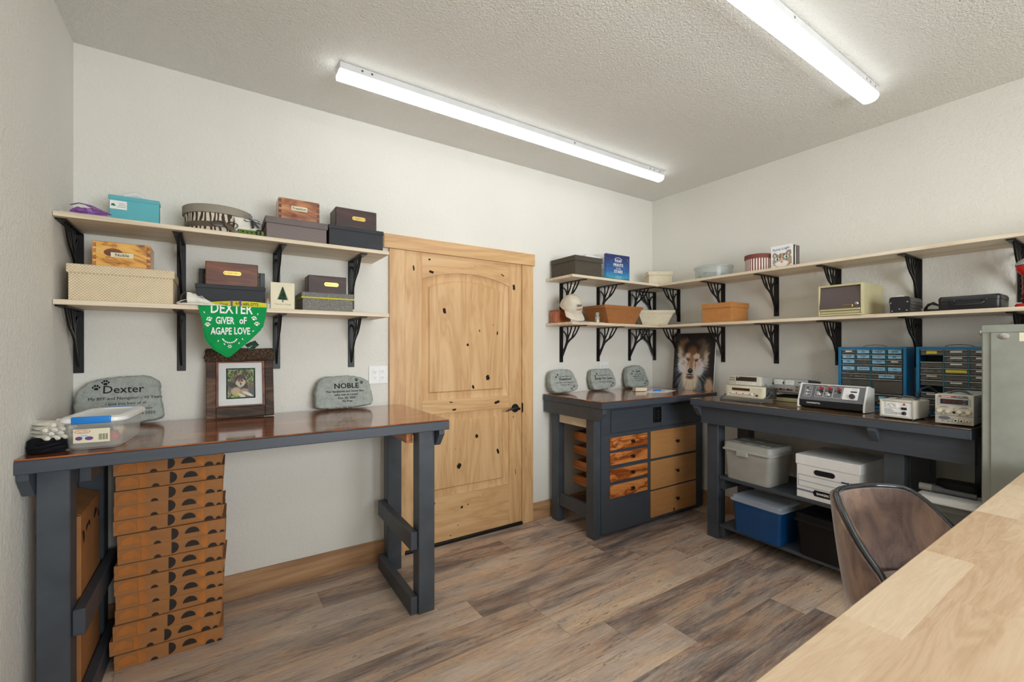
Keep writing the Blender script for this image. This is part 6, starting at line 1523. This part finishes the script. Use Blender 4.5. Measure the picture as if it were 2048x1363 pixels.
n = 20; P = [(-.010+(.038 if math.cos(2*PI*k/n) > 0 else -.038)+.018*math.cos(2*PI*k/n), .172+.016*math.sin(2*PI*k/n)) for k in range(n)]
b = B(); b.box(-.172, .172, .0, .366, .205, .266, .003); b.obj('lid', 'paper_white', t)
b = FB
P2 = [(x, z) for x, z in P]; b.prism(P2, .0008, .0038, 'xz', 3)
y = .0022
for q in ((-.158, .158, .0, .0008), ): pass
b.ribbon([(-.155, .070), (-.155, .142), (.10, .142), (.112, .152), (.150, .152), (.155, .142), (.155, .070)], .0010, y, y+.0017, 'xz', 1); b.ribbon([(-.155, .106), (.155, .106)], .0010, y, y+.0017, 'xz', 1); b.ribbon([(-.155, .072), (.155, .072)], .0010, y, y+.0017, 'xz', 1)
b.box(-.165, -.06, y, y+.0017, .044, .048, 0, 1); b.box(-.165, -.06, y, y+.0017, .051, .053, 0, 1); b.box(.06, .165, y, y+.0017, .044, .048, 0, 1); b.box(.078, .116, y-.0002, y+.0016, .143, .150, 0, 1); b.text('703F', .010, .134, .143, y-.0003, mi=1)
b.prism([(-.072, .046), (-.064, .064), (.064, .064), (.072, .046), (.064, .028), (-.064, .028)], y-.0006, y+.0012, 'xz', 4); b.text('BANKERS BOX', .0175, 0, .0395, y-.0010, mi=2, bold=.0005, sx=.9)
b.obj('box_body', ['paper_white', 'ink_blue', 'ink_white', 'dark_gap', 'ink_black'], t)
t = tote('storage_tote', 'blue plastic tote with a clear lid on the bottom shelf of the right workbench', 'tote', -.600, -1.325, .1132, .330, .240, .255, 'blue_tote_plastic', 'lid_plastic', .032, -.06, ribs=0, over=.016)
t = tote('storage_tote', 'black plastic tote on the bottom shelf, half hidden behind the chair', 'tote', -.600, -1.735, .1132, .330, .260, .262, 'black_gloss', 'black_gloss', .050, -.06, ribs=2)
t = tote('storage_tote', 'translucent grey tote with a white lid on the right end of the middle shelf', 'tote', -.615, -2.265, .4612, .225, .330, .188, 'frosted_grey', 'white_plastic', .030, 0)
t = thing('vacuum_wand', 'grey plastic vacuum wand lying on the white-lidded tote', 'vacuum wand', (-.540, -2.160, .6525), 0)
b = B(); b.tube([(0, .015, .019), (.0, -.035, .019)], .018, 16); b.obj('nozzle', 'grey_plastic', t)
b = B(); b.tube([(0, -.036, .019), (.0, -.060, .018), (.0, -.080, .015), (.0, -.195, .013)], [.018, .017, .012, .012], 14); b.obj('tube', 'slate_panel', t)
b = B(); b.box(-.290+.05, -.17, -.20, -.04, .0006, .048, .012, seg=3) if False else b.loft([[(x+.11, yy-.11, z) for x, yy, z in rrect(.10, .17, .03, zz)] for zz in (.0008, .035, .046)]); tag(b.obj('floor_tool', 'black_plastic', loc=(-.540, -2.160, .6525)), 'dark vacuum attachment behind the grey wand on the white-lidded tote', 'vacuum attachment')
